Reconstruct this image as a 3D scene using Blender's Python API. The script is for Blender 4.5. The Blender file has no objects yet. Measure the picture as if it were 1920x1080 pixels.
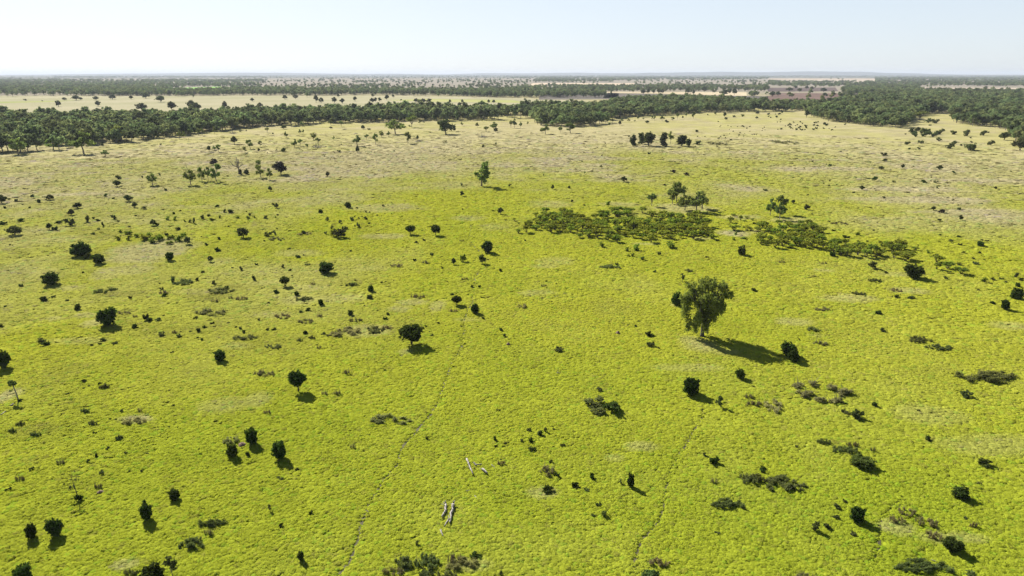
import bpy, math, random
import numpy as np
from mathutils import Vector
R = math.radians
SC = bpy.context.scene
COL = SC.collection

# ------------------------------------------------------------------ camera, sky, sun, exposure
H = 50.0
PITCH = R(17.43)
F = 1280.0                                  # focal length in pixels of the 1920 wide photograph
cam = bpy.data.cameras.new('camera')
camo = bpy.data.objects.new('camera', cam); COL.objects.link(camo)
cam.sensor_width = 36; cam.lens = 24
cam.clip_start = 0.5; cam.clip_end = 200000
camo.location = (0, 0, H); camo.rotation_euler = (R(90) - PITCH, 0, 0)
SC.camera = camo

SUN_EL, SUN_AZ = R(36), R(-38)              # azimuth clockwise from the view direction
world = bpy.data.worlds.new('World'); SC.world = world; world.use_nodes = True
wn = world.node_tree.nodes; wl = world.node_tree.links
sky = wn.new('ShaderNodeTexSky'); sky.sky_type = 'NISHITA'; sky.sun_disc = False
sky.sun_elevation = SUN_EL; sky.sun_rotation = SUN_AZ
sky.air_density = 0.7; sky.dust_density = 0.55; sky.ozone_density = 1.1
# high sky as it comes; the low sky is paled by the hazy air of the plain
tcw = wn.new('ShaderNodeTexCoord'); sep = wn.new('ShaderNodeSeparateXYZ'); wl.new(tcw.outputs['Generated'], sep.inputs[0])
mr = wn.new('ShaderNodeMapRange'); mr.interpolation_type = 'SMOOTHSTEP'; mr.clamp = True
for i_, v_ in ((1, .12), (2, .40), (3, 1.0), (4, 0.0)): mr.inputs[i_].default_value = v_
wl.new(sep.outputs['Z'], mr.inputs[0])
hi = wn.new('ShaderNodeVectorMath'); hi.operation = 'SCALE'; hi.inputs['Scale'].default_value = 0.055; wl.new(sky.outputs[0], hi.inputs[0])
gm = wn.new('ShaderNodeGamma'); gm.inputs[1].default_value = .27; wl.new(sky.outputs[0], gm.inputs[0])
lo = wn.new('ShaderNodeVectorMath'); lo.operation = 'MULTIPLY'; lo.inputs[1].default_value = (.252, .266, .280); wl.new(gm.outputs[0], lo.inputs[0])
mxw = wn.new('ShaderNodeMix'); mxw.data_type = 'RGBA'; wl.new(mr.outputs[0], mxw.inputs[0]); wl.new(hi.outputs[0], mxw.inputs[6]); wl.new(lo.outputs[0], mxw.inputs[7])
wl.new(mxw.outputs[2], wn['Background'].inputs[0]); wn['Background'].inputs[1].default_value = 1.0

sun = bpy.data.lights.new('sun', 'SUN'); sun.energy = 5.0; sun.angle = R(0.5); sun.color = (1, .965, .89)
suno = bpy.data.objects.new('sun', sun); COL.objects.link(suno)
sd = Vector((math.sin(SUN_AZ) * math.cos(SUN_EL), math.cos(SUN_AZ) * math.cos(SUN_EL), math.sin(SUN_EL)))
suno.rotation_euler = sd.to_track_quat('Z', 'Y').to_euler(); suno.location = (0, 0, 200)

SC.view_settings.view_transform = 'Standard'; SC.view_settings.look = 'None'
SC.view_settings.gamma = 1; SC.view_settings.exposure = 1.02
SC.render.engine = 'CYCLES'
cy = SC.cycles
cy.max_bounces = 5; cy.diffuse_bounces = 2; cy.transmission_bounces = 3; cy.glossy_bounces = 1; cy.volume_bounces = 0
cy.transparent_max_bounces = 8; cy.caustics_reflective = False; cy.caustics_refractive = False
cy.use_denoising = True; cy.denoiser = 'OPENIMAGEDENOISE'; cy.denoising_input_passes = 'RGB_ALBEDO_NORMAL'; cy.denoising_prefilter = 'ACCURATE'

# ------------------------------------------------------------------ photo pixel -> place on the plain
CP, SP = math.cos(PITCH), math.sin(PITCH)
def ground(px, py, z=0.0):
    x = (px - 960) / F; yd = (py - 540) / F
    fwd = CP - yd * SP; down = SP + yd * CP
    s = (H - z) / max(down, 1e-4)
    return np.array([x * s, fwd * s])
def depth_at(x, y, z=0.0):
    return y * CP + (H - z) * SP
def to_px(x, y, z=0.0):
    dz = H - z
    d = y * CP + dz * SP; v = dz * CP - y * SP
    return 960 + F * x / d, 540 + F * v / d

# ------------------------------------------------------------------ numeric noise
def _hash(ix, iy, seed):
    h = (ix * 374761393 + iy * 668265263 + seed * 1274126177) & 0xFFFFFFFF
    h = ((h ^ (h >> 13)) * 1274126177) & 0xFFFFFFFF
    return ((h ^ (h >> 16)) & 0xFFFF) / 65535.0
def vnoise(x, y, seed=0):
    x = np.asarray(x, float); y = np.asarray(y, float)
    ix = np.floor(x).astype(np.int64); iy = np.floor(y).astype(np.int64)
    fx = x - ix; fy = y - iy
    fx = fx * fx * (3 - 2 * fx); fy = fy * fy * (3 - 2 * fy)
    a = _hash(ix, iy, seed); b = _hash(ix + 1, iy, seed); c = _hash(ix, iy + 1, seed); d = _hash(ix + 1, iy + 1, seed)
    return (a * (1 - fx) + b * fx) * (1 - fy) + (c * (1 - fx) + d * fx) * fy
def fbm(x, y, seed=0, oct=4):
    s = 0; a = .5; t = 0
    for k in range(oct):
        s = s + a * vnoise(x, y, seed + 17 * k); t += a; a *= .5; x = x * 2.03 + 7.1; y = y * 2.03 + 3.7
    return s / t
def sstep(a, b, v):
    t = np.clip((v - a) / (b - a), 0, 1); return t * t * (3 - 2 * t)

# ------------------------------------------------------------------ mesh helpers
def new_mesh(name, V, faces, mats, mat_idx=None, attrs=None, smooth=False):
    """V (n,3); faces: list of arrays, each (m,k); one material index per array"""
    me = bpy.data.meshes.new(name)
    V = np.asarray(V, np.float32)
    me.vertices.add(len(V)); me.vertices.foreach_set('co', V.ravel())
    tot = [np.asarray(f, np.int32) for f in faces]
    loops = np.concatenate([f.ravel() for f in tot]) if tot else np.zeros(0, np.int32)
    counts = np.concatenate([np.full(len(f), f.shape[1], np.int32) for f in tot])
    me.loops.add(len(loops)); me.loops.foreach_set('vertex_index', loops)
    me.polygons.add(len(counts))
    starts = np.concatenate([[0], np.cumsum(counts)[:-1]]).astype(np.int32)
    me.polygons.foreach_set('loop_start', starts)
    try: me.polygons.foreach_set('loop_total', counts)
    except Exception: pass
    for m in mats: me.materials.append(m)
    if mat_idx is not None:
        me.polygons.foreach_set('material_index', np.concatenate([np.full(len(f), i, np.int32) for f, i in zip(tot, mat_idx)]))
    me.polygons.foreach_set('use_smooth', np.full(len(counts), smooth))
    for (an, dom, typ, data) in (attrs or []):
        a = me.attributes.new(an, typ, dom)
        a.data.foreach_set('vector' if typ == 'FLOAT_VECTOR' else 'value', np.asarray(data, np.float32 if typ != 'INT' else np.int32).ravel())
    me.update(calc_edges=True); me.validate()
    return me

class MB:
    """collects tubes and leaf cards into one mesh"""
    def __init__(s): s.V = []; s.F = []; s.M = []; s.T = []; s.n = 0
    def add(s, V, Fc, mi=0, tint=None):
        V = np.asarray(V, float); Fc = np.asarray(Fc, int)
        s.V.append(V); s.F.append(Fc + s.n); s.M.append(mi); s.n += len(V)
        s.T.append(np.full(len(Fc), .5) if tint is None else tint)
    def tube(s, pts, rad, n=6, mi=0):
        pts = np.asarray(pts, float); k = len(pts); V = []
        for i in range(k):
            t = pts[min(i + 1, k - 1)] - pts[max(i - 1, 0)]; t = t / (np.linalg.norm(t) + 1e-9)
            u = np.cross(t, [0.31, .17, .93] if abs(t[2]) < .9 else [1, 0, 0]); u /= np.linalg.norm(u); w = np.cross(t, u)
            for j in range(n):
                a = 2 * math.pi * j / n
                V.append(pts[i] + rad[i] * (math.cos(a) * u + math.sin(a) * w))
        Fc = []
        for i in range(k - 1):
            for j in range(n):
                Fc.append([i * n + j, i * n + (j + 1) % n, (i + 1) * n + (j + 1) % n, (i + 1) * n + j])
        V.append(pts[-1]); V.append(pts[0])
        s.add(V, Fc, mi)
        e = [[(k - 1) * n + j, (k - 1) * n + (j + 1) % n, k * n, k * n] for j in range(n)] 
        tri = np.array([[q[0], q[1], q[2]] for q in e] + [[(j + 1) % n, j, k * n + 1] for j in range(n)])
        s.F.append(tri + s.n - len(V)); s.M.append(mi); s.T.append(np.full(len(tri), .5))
    def leaves(s, C, size, aspect=1.6, droop=0.0, out=None, mi=0, rg=None, tint=None, tri=False):
        n = len(C); nr = rg.normal(size=(n, 3)); 
        if out is not None: nr = nr * .8 + out
        nr /= np.linalg.norm(nr, axis=1)[:, None] + 1e-9
        u = rg.normal(size=(n, 3)); u[:, 2] = u[:, 2] * (1 - droop) - droop * 1.6
        u -= nr * (u * nr).sum(1)[:, None]; u /= np.linalg.norm(u, axis=1)[:, None] + 1e-9
        v = np.cross(nr, u); sz = (size * rg.uniform(.6, 1.3, n))[:, None]
        a = u * sz * aspect * .5; b = v * sz * .5
        V = np.stack([C - a, C + b * .9 - a * .1, C + a, C - b * .9 - a * .1], 1).reshape(-1, 3)
        Fc = np.arange(4 * n).reshape(n, 4)
        s.add(V, Fc, mi, rg.uniform(0, 1, n) if tint is None else tint)
    def build(s, name, mats, smooth=False):
        # group by face size
        me = new_mesh(name, np.concatenate(s.V), s.F, mats, s.M, [('tint', 'FACE', 'FLOAT', np.concatenate(s.T))], smooth)
        return me

def ball(rg, n):
    d = rg.normal(size=(n, 3)); d /= np.linalg.norm(d, axis=1)[:, None]; return d
def crown(mb, blobs, nclump, per, cr, leaf, droop=0., aspect=1.6, shell=.35, mi=0, rg=None, flat=1.0, zmin=0.0):
    """leaf clumps spread through ellipsoid blobs (cx,cy,cz,rx,ry,rz)"""
    B = np.array(blobs, float); w = (B[:, 3] * B[:, 4] * B[:, 5]) ** .66; w /= w.sum()
    pick = rg.choice(len(B), nclump, p=w)
    d = ball(rg, nclump); r = rg.uniform(0, 1, nclump) ** shell
    cc = B[pick, :3] + d * r[:, None] * B[pick, 3:]
    ct = rg.uniform(0, 1, nclump)
    C = np.repeat(cc, per, 0); dd = np.repeat(d, per, 0); tt = np.repeat(ct, per)
    n = len(C)
    C = C + ball(rg, n) * (rg.uniform(0, 1, n) ** .5)[:, None] * cr * np.array([1, 1, flat])
    C[:, 2] = np.maximum(C[:, 2], zmin + rg.uniform(0, .03, n))
    mb.leaves(C, leaf, aspect, droop, dd * 1.1, mi, rg, np.clip(tt * .7 + rg.uniform(0, .3, n), 0, 1))

def obj(name, me, parent=None):
    o = bpy.data.objects.new(name, me); COL.objects.link(o)
    if parent: o.parent = parent
    return o
def tag(o, label=None, cat=None, group=None, kind=None):
    if label: o['label'] = label
    if cat: o['category'] = cat
    if group: o['group'] = group
    if kind: o['kind'] = kind
    return o

# ------------------------------------------------------------------ materials
def mat(name):
    m = bpy.data.materials.new(name); m.use_nodes = True
    nt = m.node_tree; nt.nodes.clear()
    out = nt.nodes.new('ShaderNodeOutputMaterial')
    return m, nt, nt.nodes.new, nt.links.new, out
def mixc(nt, fac, a, b):
    n = nt.nodes.new('ShaderNodeMix'); n.data_type = 'RGBA'
    for i, v in ((0, fac), (6, a), (7, b)):
        if hasattr(v, 'links'): nt.links.new(v, n.inputs[i])
        elif isinstance(v, (int, float)): n.inputs[i].default_value = v
        else: n.inputs[i].default_value = (*v, 1)
    return n.outputs[2]
def math_n(nt, op, a, b=0.0, c=None, clamp=False):
    n = nt.nodes.new('ShaderNodeMath'); n.operation = op; n.use_clamp = clamp
    for i, v in ((0, a), (1, b)) + (((2, c),) if c is not None else ()):
        if hasattr(v, 'links'): nt.links.new(v, n.inputs[i])
        else: n.inputs[i].default_value = v
    return n.outputs[0]
def leafmat(name, a, b, trans=.3, tcol=1.25, rnd=.35):
    m, nt, N, L, out = mat(name)
    at = N('ShaderNodeAttribute'); at.attribute_name = 'tint'
    oi = N('ShaderNodeObjectInfo')
    c = mixc(nt, at.outputs['Fac'], a, b)
    hs = N('ShaderNodeHueSaturation')
    L(c, hs.inputs['Color'])
    L(math_n(nt, 'MULTIPLY_ADD', oi.outputs['Random'], rnd * 2, 1 - rnd), hs.inputs['Value'])
    r2 = math_n(nt, 'FRACT', math_n(nt, 'MULTIPLY', oi.outputs['Random'], 7.31))
    L(math_n(nt, 'MULTIPLY_ADD', r2, .05, .475), hs.inputs['Hue'])
    d = N('ShaderNodeBsdfDiffuse'); t = N('ShaderNodeBsdfTranslucent'); mx = N('ShaderNodeMixShader')
    L(hs.outputs[0], d.inputs[0])
    hv = N('ShaderNodeHueSaturation'); hv.inputs['Value'].default_value = tcol; hv.inputs['Saturation'].default_value = 1.1
    L(hs.outputs[0], hv.inputs['Color']); L(hv.outputs[0], t.inputs[0])
    mx.inputs[0].default_value = trans
    L(d.outputs[0], mx.inputs[1]); L(t.outputs[0], mx.inputs[2]); L(mx.outputs[0], out.inputs[0])
    return m
def plain(name, a, b, scale=2.0, rough=.9, obj_space=True):
    m, nt, N, L, out = mat(name)
    tc = N('ShaderNodeTexCoord'); no = N('ShaderNodeTexNoise'); no.inputs['Scale'].default_value = scale; no.inputs['Detail'].default_value = 4
    L(tc.outputs['Object'], no.inputs['Vector'])
    rp = N('ShaderNodeValToRGB'); rp.color_ramp.elements[0].position = .35; rp.color_ramp.elements[1].position = .65
    rp.color_ramp.elements[0].color = (*a, 1); rp.color_ramp.elements[1].color = (*b, 1)
    L(no.outputs['Fac'], rp.inputs[0])
    p = N('ShaderNodeBsdfPrincipled'); p.inputs['Roughness'].default_value = rough
    L(rp.outputs[0], p.inputs['Base Color']); L(p.outputs[0], out.inputs[0])
    return m
M_BUSH = leafmat('bush_leaves', (.028, .042, .01), (.08, .115, .026), .36, 1.1, .3)
M_DARK = leafmat('dark_tree_leaves', (.05, .06, .024), (.12, .14, .05), .4, 1.1, .3)
M_GUM = leafmat('gum_leaves', (.10, .125, .036), (.23, .275, .08), .46, 1.2, .3)
M_BIGGUM = leafmat('weeping_gum_leaves', (.08, .115, .028), (.23, .295, .075), .45, 1.2, .05)
M_WOOD = leafmat('woodland_leaves', (.10, .13, .058), (.235, .275, .112), .46, 1.1, .5)
M_LEAFY = leafmat('bright_gum_leaves', (.11, .145, .036), (.22, .275, .075), .46, 1.25, .2)
M_SHRUB = leafmat('shrub_leaves', (.06, .076, .024), (.14, .165, .055), .36, 1.2, .35)
M_GREEN = leafmat('green_shrub_leaves', (.06, .09, .025), (.13, .18, .05), .3, 1.2, .2)
M_WATTLE = leafmat('wattle_leaves', (.125, .16, .026), (.30, .345, .065), .56, 1.15, .22)
M_SCRUB = leafmat('scrub_leaves', (.17, .175, .055), (.33, .33, .12), .42, 1.1, .3)
M_DSCRUB = leafmat('dark_scrub_leaves', (.075, .095, .028), (.19, .215, .065), .38, 1.15, .3)
M_BROWN = leafmat('brown_scrub_leaves', (.14, .125, .05), (.31, .28, .115), .36, 1.1, .3)
M_PURPLE = leafmat('purple_brown_leaves', (.03, .024, .022), (.075, .062, .05), .2, 1.1, .2)
M_BARK = plain('grey_bark', (.15, .13, .11), (.30, .27, .235), 6)
M_DBARK = plain('dark_bark', (.035, .03, .025), (.085, .075, .06), 6)
M_LOG = plain('bleached_wood', (.10, .085, .075), (.46, .415, .37), 5)
M_OLOG = plain('old_grey_wood', (.08, .07, .06), (.2, .18, .16), 3)
M_MOUND = plain('red_brown_earth', (.11, .062, .042), (.24, .15, .105), 3)
M_SHADED_SOIL = plain('shaded_trodden_soil', (.045, .04, .012), (.09, .08, .025), .7)  # track soil, darkened to paint in the shade of its grassy trough

# ------------------------------------------------------------------ the lie of the grass: dryness of every spot of the plain
PATCH = []   # (x, y, rx, ry, amount, kind)
def patch(px, py, wpx, hpx, amount, kind=0):
    c = ground(px, py); d = depth_at(*c); a = math.atan2(H, c[1])
    PATCH.append((c[0], c[1], wpx * d / F / 2, hpx * d / F / math.sin(a) / 2, amount, kind))
# kind 0 dry straw, 1 pale bare, 2 brown low growth, 3 lusher green
for p in ((285,470,150,44,.85), (235,507,110,20,.6), (60,513,110,22,.6), (130,540,90,14,.5), (410,492,60,16,.45), (300,452,60,12,.6),
          (1285,392,120,18,.75), (1390,408,90,10,.6), (1480,413,80,12,.7), (1165,384,70,10,.6), (1030,384,80,12,.5),
          (1318,650,66,24,.6), (1296,640,40,16,.45), (1266,572,22,10,.55), (253,787,62,16,.8), (160,592,40,10,.5), (100,598,30,8,.5), (180,606,40,16,.6),
          (690,620,90,24,.5), (640,560,110,20,.5), (745,580,50,14,.55), (770,568,60,12,.5), (820,575,30,20,.45), (590,540,80,14,.5),
          (560,565,80,20,.55), (510,590,90,16,.45), (500,530,90,12,.5), (690,505,80,14,.4), (655,488,60,10,.4), (560,476,90,14,.45),
          (715,444,80,12,.55), (720,390,140,14,.6), (880,410,60,10,.45), (925,427,60,14,.35), (860,345,120,16,.6), (620,372,160,20,.7), (560,350,140,20,.6),
          (1590,560,120,14,.5), (1700,545,80,14,.5), (1490,604,60,14,.45), (1545,508,40,6,.45), (1690,515,90,10,.4), (1890,612,70,16,.4),
          (1850,835,180,40,.28), (1740,780,120,36,.3), (1790,1010,120,20,.35), (1680,990,60,24,.4), (1205,838,60,16,.4), (1150,860,40,16,.3), (1020,925,60,20,.4), (880,1060,80,24,.35),
          (235,1060,50,20,.5), (200,520,60,14,.5), (380,548,120,14,.4), (440,650,70,16,.4), (420,760,100,30,.3), (480,750,50,30,.35), (140,640,120,14,.3),
          (1010,550,60,10,.35), (1040,490,60,14,.3), (1020,500,50,8,.35), (1360,660,60,14,.4), (1290,690,120,14,.3), (760,660,30,10,.4), (880,600,60,10,.3)):
    patch(*p)
for p in ((1375,438,64,12,.75), (1420,434,40,8,.5), (1210,458,50,5,.3), (1320,448,40,5,.35), (12,745,46,34,.7), (1530,630,30,8,.15)):
    patch(*p, 1)
for p in ((365,520,0,0,0), (400,555,90,20,.5), (70,808,110,34,.45), (60,865,60,20,.4), (215,552,110,12,.4), (440,540,80,12,.4), (165,433,60,10,.4), (200,440,80,14,.4), (40,445,60,14,.3)):
    if p[2]: patch(*p, 2)
for p in ((310,965,60,24,.6), (222,607,24,12,.7), (530,845,50,20,.5), (1345,612,70,14,.6), (1230,330,0,0,0), (60,1060,40,30,.5), (350,1065,50,20,.5), (1600,955,50,20,.5), (1815,930,60,20,.4), (1700,900,260,60,.25)):
    if p[2]: patch(*p, 3)

def dryness(x, y):
    """(dry, bare, brown, lush) at world spots"""
    D = np.hypot(x, y)
    n1 = fbm(x / 85, y / 140, 3, 4); n2 = fbm(x / 26 + 5, y / 34, 11, 4); n3 = fbm(x / 7, y / 7, 23, 3)
    side = x / np.maximum(D, 1)
    edge = 345 - 30 * sstep(.1, .5, side) - 15 * sstep(-.15, -.45, side)
    base = sstep(-130, 170, D - edge + (n1 - .5) * 330 + (n2 - .5) * 180)
    far_dry = .12 * sstep(220, 420, D)
    n4 = fbm(x / 60 + 9, y / 14, 29, 4)
    dry = far_dry + .64 * base + ((n2 - .5) * .25 + (n3 - .5) * .2) * (.5 + .5 * base) + .22 * sstep(.6, .75, n1) * sstep(90, 200, D)
    dry = dry + .6 * sstep(.50, .70, n4 * .6 + n2 * .4) * sstep(180, 320, D) * (.35 + .65 * base)
    bare = np.zeros_like(dry); brown = sstep(.60, .74, fbm(x / 11 + 40, y / 11, 31, 4)) * .14 * sstep(60, 140, D); lush_shade = np.zeros_like(dry) + .2 * sstep(.5, .72, fbm(x / 18, y / 18, 57, 3)) * (1 - base)
    lush_shade = lush_shade + .2 * sstep(.25, .6, side) * sstep(190, 60, D) + .55 * sstep(150, 62, D)  # nearest term paints the shaded gaps between tussocks into the grass colour
    wob = (fbm(x / 9 + 3, y / 9, 77, 4) - .5) * 1.9
    for (cx, cy_, rx, ry, am, k) in PATCH:
        q = ((x - cx) / rx) ** 2 + ((y - cy_) / ry) ** 2
        w = am * .8 * sstep(1.9, .0, q + wob * 1.1)
        if k == 0: dry = np.maximum(dry, w * 1.0)
        elif k == 1: bare = np.maximum(bare, w)
        elif k == 2: brown = np.maximum(brown, w)
        else: lush_shade = np.maximum(lush_shade, w)
    return np.clip(dry, 0, 1), np.clip(bare, 0, 1), np.clip(brown, 0, 1), np.clip(lush_shade, 0, 1)

C_GREEN = (.362, .374, .034); C_LUSH_SHADE = (.25, .305, .02); C_STRAW = (.44, .385, .20); C_BARE = (.50, .42, .28); C_BROWN = (.17, .15, .045)  # the lush tone also carries the painted shade of the near grass
def grass_colour(x, y):
    d, b, br, lu = dryness(x, y)
    c = np.array(C_GREEN)[None] * (1 - lu[:, None]) + np.array(C_LUSH_SHADE)[None] * lu[:, None]
    for w, col in ((d, C_STRAW), (br, C_BROWN), (b, C_BARE)):
        c = c * (1 - w[:, None]) + np.array(col)[None] * w[:, None]
    return c, d, b, br

# ------------------------------------------------------------------ cattle tracks
TRACKS = [
 [(885,405),(883,430),(881,450),(896,470),(912,497),(899,510),(891,520),(889,540),(889,550),(886,569),(875,585),(872,612),(867,632),(864,655),(850,675),(844,695),(834,720),(829,737),(817,762),(810,777),(786,800),(771,818),(752,837),(746,860),(741,880),(720,902),(702,925),(695,945),(682,977),(674,1002),(662,1032),(650,1057),(637,1079),(612,1130)],
 [(1315,767),(1310,790),(1296,815),(1284,840),(1269,857),(1255,877),(1250,895),(1245,922),(1242,955),(1230,985),(1207,1007),(1200,1025),(1192,1055),(1189,1082),(1180,1130)],
 [(1690,938),(1675,945),(1656,980),(1650,1025),(1637,1052)],
 [(759,664),(722,689),(697,705),(665,724),(630,750),(600,772)],
 [(1837,892),(1858,883),(1885,875)]]
TR_W = [.10, .07, .05, .03, .04]
def polyline(pts):
    P = np.array([ground(*p) for p in pts]); out = []
    for i in range(len(P) - 1):
        p0, p1, p2, p3 = P[max(i - 1, 0)], P[i], P[i + 1], P[min(i + 2, len(P) - 1)]
        k = max(2, int(np.linalg.norm(p2 - p1) / 1.2))
        for t in np.linspace(0, 1, k, endpoint=False):
            out.append(.5 * (2 * p1 + (p2 - p0) * t + (2 * p0 - 5 * p1 + 4 * p2 - p3) * t * t + (3 * p1 - p0 - 3 * p2 + p3) * t ** 3))
    return np.array(out + [P[-1]])
LINES = [polyline(t) for t in TRACKS]
for k, l in enumerate(LINES):
    l += (np.stack([vnoise(np.arange(len(l)) * .4, 0 * l[:, 0] + k, 5), vnoise(np.arange(len(l)) * .4, 0 * l[:, 0] + k, 9)], 1) - .5) * .5
def track_dist(x, y):
    best = np.full(len(x), 1e9)
    for l, w in zip(LINES, TR_W):
        lo = l.min(0) - 2; hi = l.max(0) + 2
        m = np.where((x > lo[0]) & (x < hi[0]) & (y > lo[1]) & (y < hi[1]))[0]
        if not len(m): continue
        P = np.stack([x[m], y[m]], 1); bb = np.full(len(m), 1e9)
        for a, b in zip(l[:-1], l[1:]):
            ab = b - a; t = np.clip(((P - a) @ ab) / (ab @ ab + 1e-9), 0, 1)
            bb = np.minimum(bb, np.linalg.norm(P - a - t[:, None] * ab, axis=1))
        best[m] = np.minimum(best[m], bb - w)
    return best

# ------------------------------------------------------------------ ground sheet
def grass_ground_mat():
    m, nt, N, L, out = mat('grassland_soil')
    at = N('ShaderNodeAttribute'); at.attribute_name = 'gcol'
    ge = N('ShaderNodeNewGeometry')
    mp = N('ShaderNodeMapping'); mp.inputs['Scale'].default_value = (.05, .09, .05); L(ge.outputs['Position'], mp.inputs[0])
    n1 = N('ShaderNodeTexNoise'); n1.inputs['Scale'].default_value = 1.0; n1.inputs['Detail'].default_value = 9; n1.inputs['Roughness'].default_value = .68
    L(mp.outputs[0], n1.inputs['Vector'])
    v = math_n(nt, 'MULTIPLY_ADD', n1.outputs['Fac'], 1.5, .25)
    vm = N('ShaderNodeVectorMath'); vm.operation = 'SCALE'; L(at.outputs['Color'], vm.inputs[0]); L(v, vm.inputs['Scale'])
    bp = N('ShaderNodeBump'); bp.inputs['Strength'].default_value = .9; bp.inputs['Distance'].default_value = .5
    n2 = N('ShaderNodeTexNoise'); n2.inputs['Scale'].default_value = .9; n2.inputs['Detail'].default_value = 5; L(ge.outputs['Position'], n2.inputs['Vector'])
    L(n2.outputs['Fac'], bp.inputs['Height'])
    d = N('ShaderNodeBsdfDiffuse'); L(vm.outputs[0], d.inputs[0]); L(bp.outputs[0], d.inputs['Normal']); L(d.outputs[0], out.inputs[0])
    return m
NEAR_END = 640.0
def build_ground():
    rr = [0.0]; r = 8.0
    while r < 60000:
        rr.append(r); r *= 1.022
    rr = np.array(rr[1:]); na = 900
    # denser ahead
    t = np.linspace(0, 1, na, endpoint=False); ang = 2 * np.pi * t - .75 * np.sin(2 * np.pi * t)
    ang = np.where(ang > np.pi, ang - 2 * np.pi, ang)
    Rr, A = np.meshgrid(rr, ang, indexing='ij')
    X = (Rr * np.sin(A)).ravel(); Y = (Rr * np.cos(A)).ravel()
    V = np.stack([X, Y, 0 * X], 1); V = np.concatenate([V, [[0, 0, 0]]])
    i, j = np.meshgrid(np.arange(len(rr) - 1), np.arange(na), indexing='ij')
    j2 = (j + 1) % na
    Fq = np.stack([i * na + j, i * na + j2, (i + 1) * na + j2, (i + 1) * na + j], -1).reshape(-1, 4)[:, ::-1]
    jj = np.arange(na); Ft = np.stack([jj, (jj + 1) % na, np.full(na, len(rr) * na)], 1)
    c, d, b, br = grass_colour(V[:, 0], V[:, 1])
    D = np.hypot(V[:, 0], V[:, 1])
    # under the tussocks the ground is litter, darkened to paint in shaded gaps; where no tussocks stand it is the closed sward itself
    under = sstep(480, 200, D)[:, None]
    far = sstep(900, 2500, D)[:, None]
    shaded_soil = c * .45 + np.array([.03, .026, .008])
    shaded_soil = shaded_soil * (1 - b[:, None]) + c * b[:, None] * .8
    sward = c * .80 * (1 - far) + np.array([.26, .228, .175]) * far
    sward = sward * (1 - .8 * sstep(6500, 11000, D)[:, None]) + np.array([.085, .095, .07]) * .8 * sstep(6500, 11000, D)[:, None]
    g = shaded_soil * under + sward * (1 - under)
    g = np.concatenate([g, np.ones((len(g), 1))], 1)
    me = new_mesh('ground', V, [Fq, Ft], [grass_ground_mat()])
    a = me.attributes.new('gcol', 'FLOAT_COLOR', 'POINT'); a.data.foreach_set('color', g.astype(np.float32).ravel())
    return tag(obj('ground', me), kind='structure')
build_ground()

def ribbon(l, w, z):
    t = np.gradient(l, axis=0); t /= np.linalg.norm(t, axis=1)[:, None]; nrm = np.stack([-t[:, 1], t[:, 0]], 1)
    V = []; 
    for k in range(len(l)):
        ww = w * (.8 + .5 * vnoise(np.array([k * .5]), np.array([1.0]), 3)[0])
        V += [(*(l[k] + nrm[k] * ww), z), (*(l[k] - nrm[k] * ww), z)]
    Fc = [[2 * k, 2 * k + 1, 2 * k + 3, 2 * k + 2] for k in range(len(l) - 1)]
    return V, Fc
for l, w in zip(LINES, TR_W):
    V, Fc = ribbon(l, w * 1.3 + .07, .004)
    tag(obj('cattle_track', new_mesh('cattle_track', V, [Fc], [M_SHADED_SOIL])), kind='structure')

# ------------------------------------------------------------------ instancing of uncountable stuff
def scatter_object(name, P, scl, rot, idx, protos, extra=None, mats=None):
    me = bpy.data.meshes.new(name); n = len(P)
    me.vertices.add(n); me.vertices.foreach_set('co', np.asarray(P, np.float32).ravel())
    def A(an, typ, data):
        a = me.attributes.new(an, typ, 'POINT')
        a.data.foreach_set({'FLOAT_VECTOR': 'vector', 'FLOAT_COLOR': 'color'}.get(typ, 'value'), np.asarray(data, np.int32 if typ == 'INT' else np.float32).ravel())
    A('scl', 'FLOAT_VECTOR', scl); A('rot', 'FLOAT_VECTOR', rot); A('pick', 'INT', idx)
    for (an, typ, data) in (extra or []): A(an, typ, data)
    o = obj(name, me)
    g = bpy.data.node_groups.new(name + '_scatter', 'GeometryNodeTree')
    g.interface.new_socket('Geometry', in_out='INPUT', socket_type='NodeSocketGeometry')
    g.interface.new_socket('Geometry', in_out='OUTPUT', socket_type='NodeSocketGeometry')
    gi = g.nodes.new('NodeGroupInput'); go = g.nodes.new('NodeGroupOutput')
    ip = g.nodes.new('GeometryNodeInstanceOnPoints'); jn = g.nodes.new('GeometryNodeJoinGeometry')
    for pr in reversed(protos):
        oi = g.nodes.new('GeometryNodeObjectInfo'); oi.inputs['As Instance'].default_value = True
        oi.inputs['Object'].default_value = bpy.data.objects.new(pr.name + '_form', pr)
        g.links.new(oi.outputs['Geometry'], jn.inputs[0])
    def NA(an, typ):
        q = g.nodes.new('GeometryNodeInputNamedAttribute'); q.data_type = typ; q.inputs['Name'].default_value = an; return q.outputs['Attribute']
    g.links.new(gi.outputs[0], ip.inputs['Points']); g.links.new(jn.outputs[0], ip.inputs['Instance'])
    ip.inputs['Pick Instance'].default_value = True
    g.links.new(NA('pick', 'INT'), ip.inputs['Instance Index'])
    g.links.new(NA('scl', 'FLOAT_VECTOR'), ip.inputs['Scale']); g.links.new(NA('rot', 'FLOAT_VECTOR'), ip.inputs['Rotation'])
    g.links.new(ip.outputs[0], go.inputs[0])
    o.modifiers.new('scatter', 'NODES').node_group = g
    return o

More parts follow.
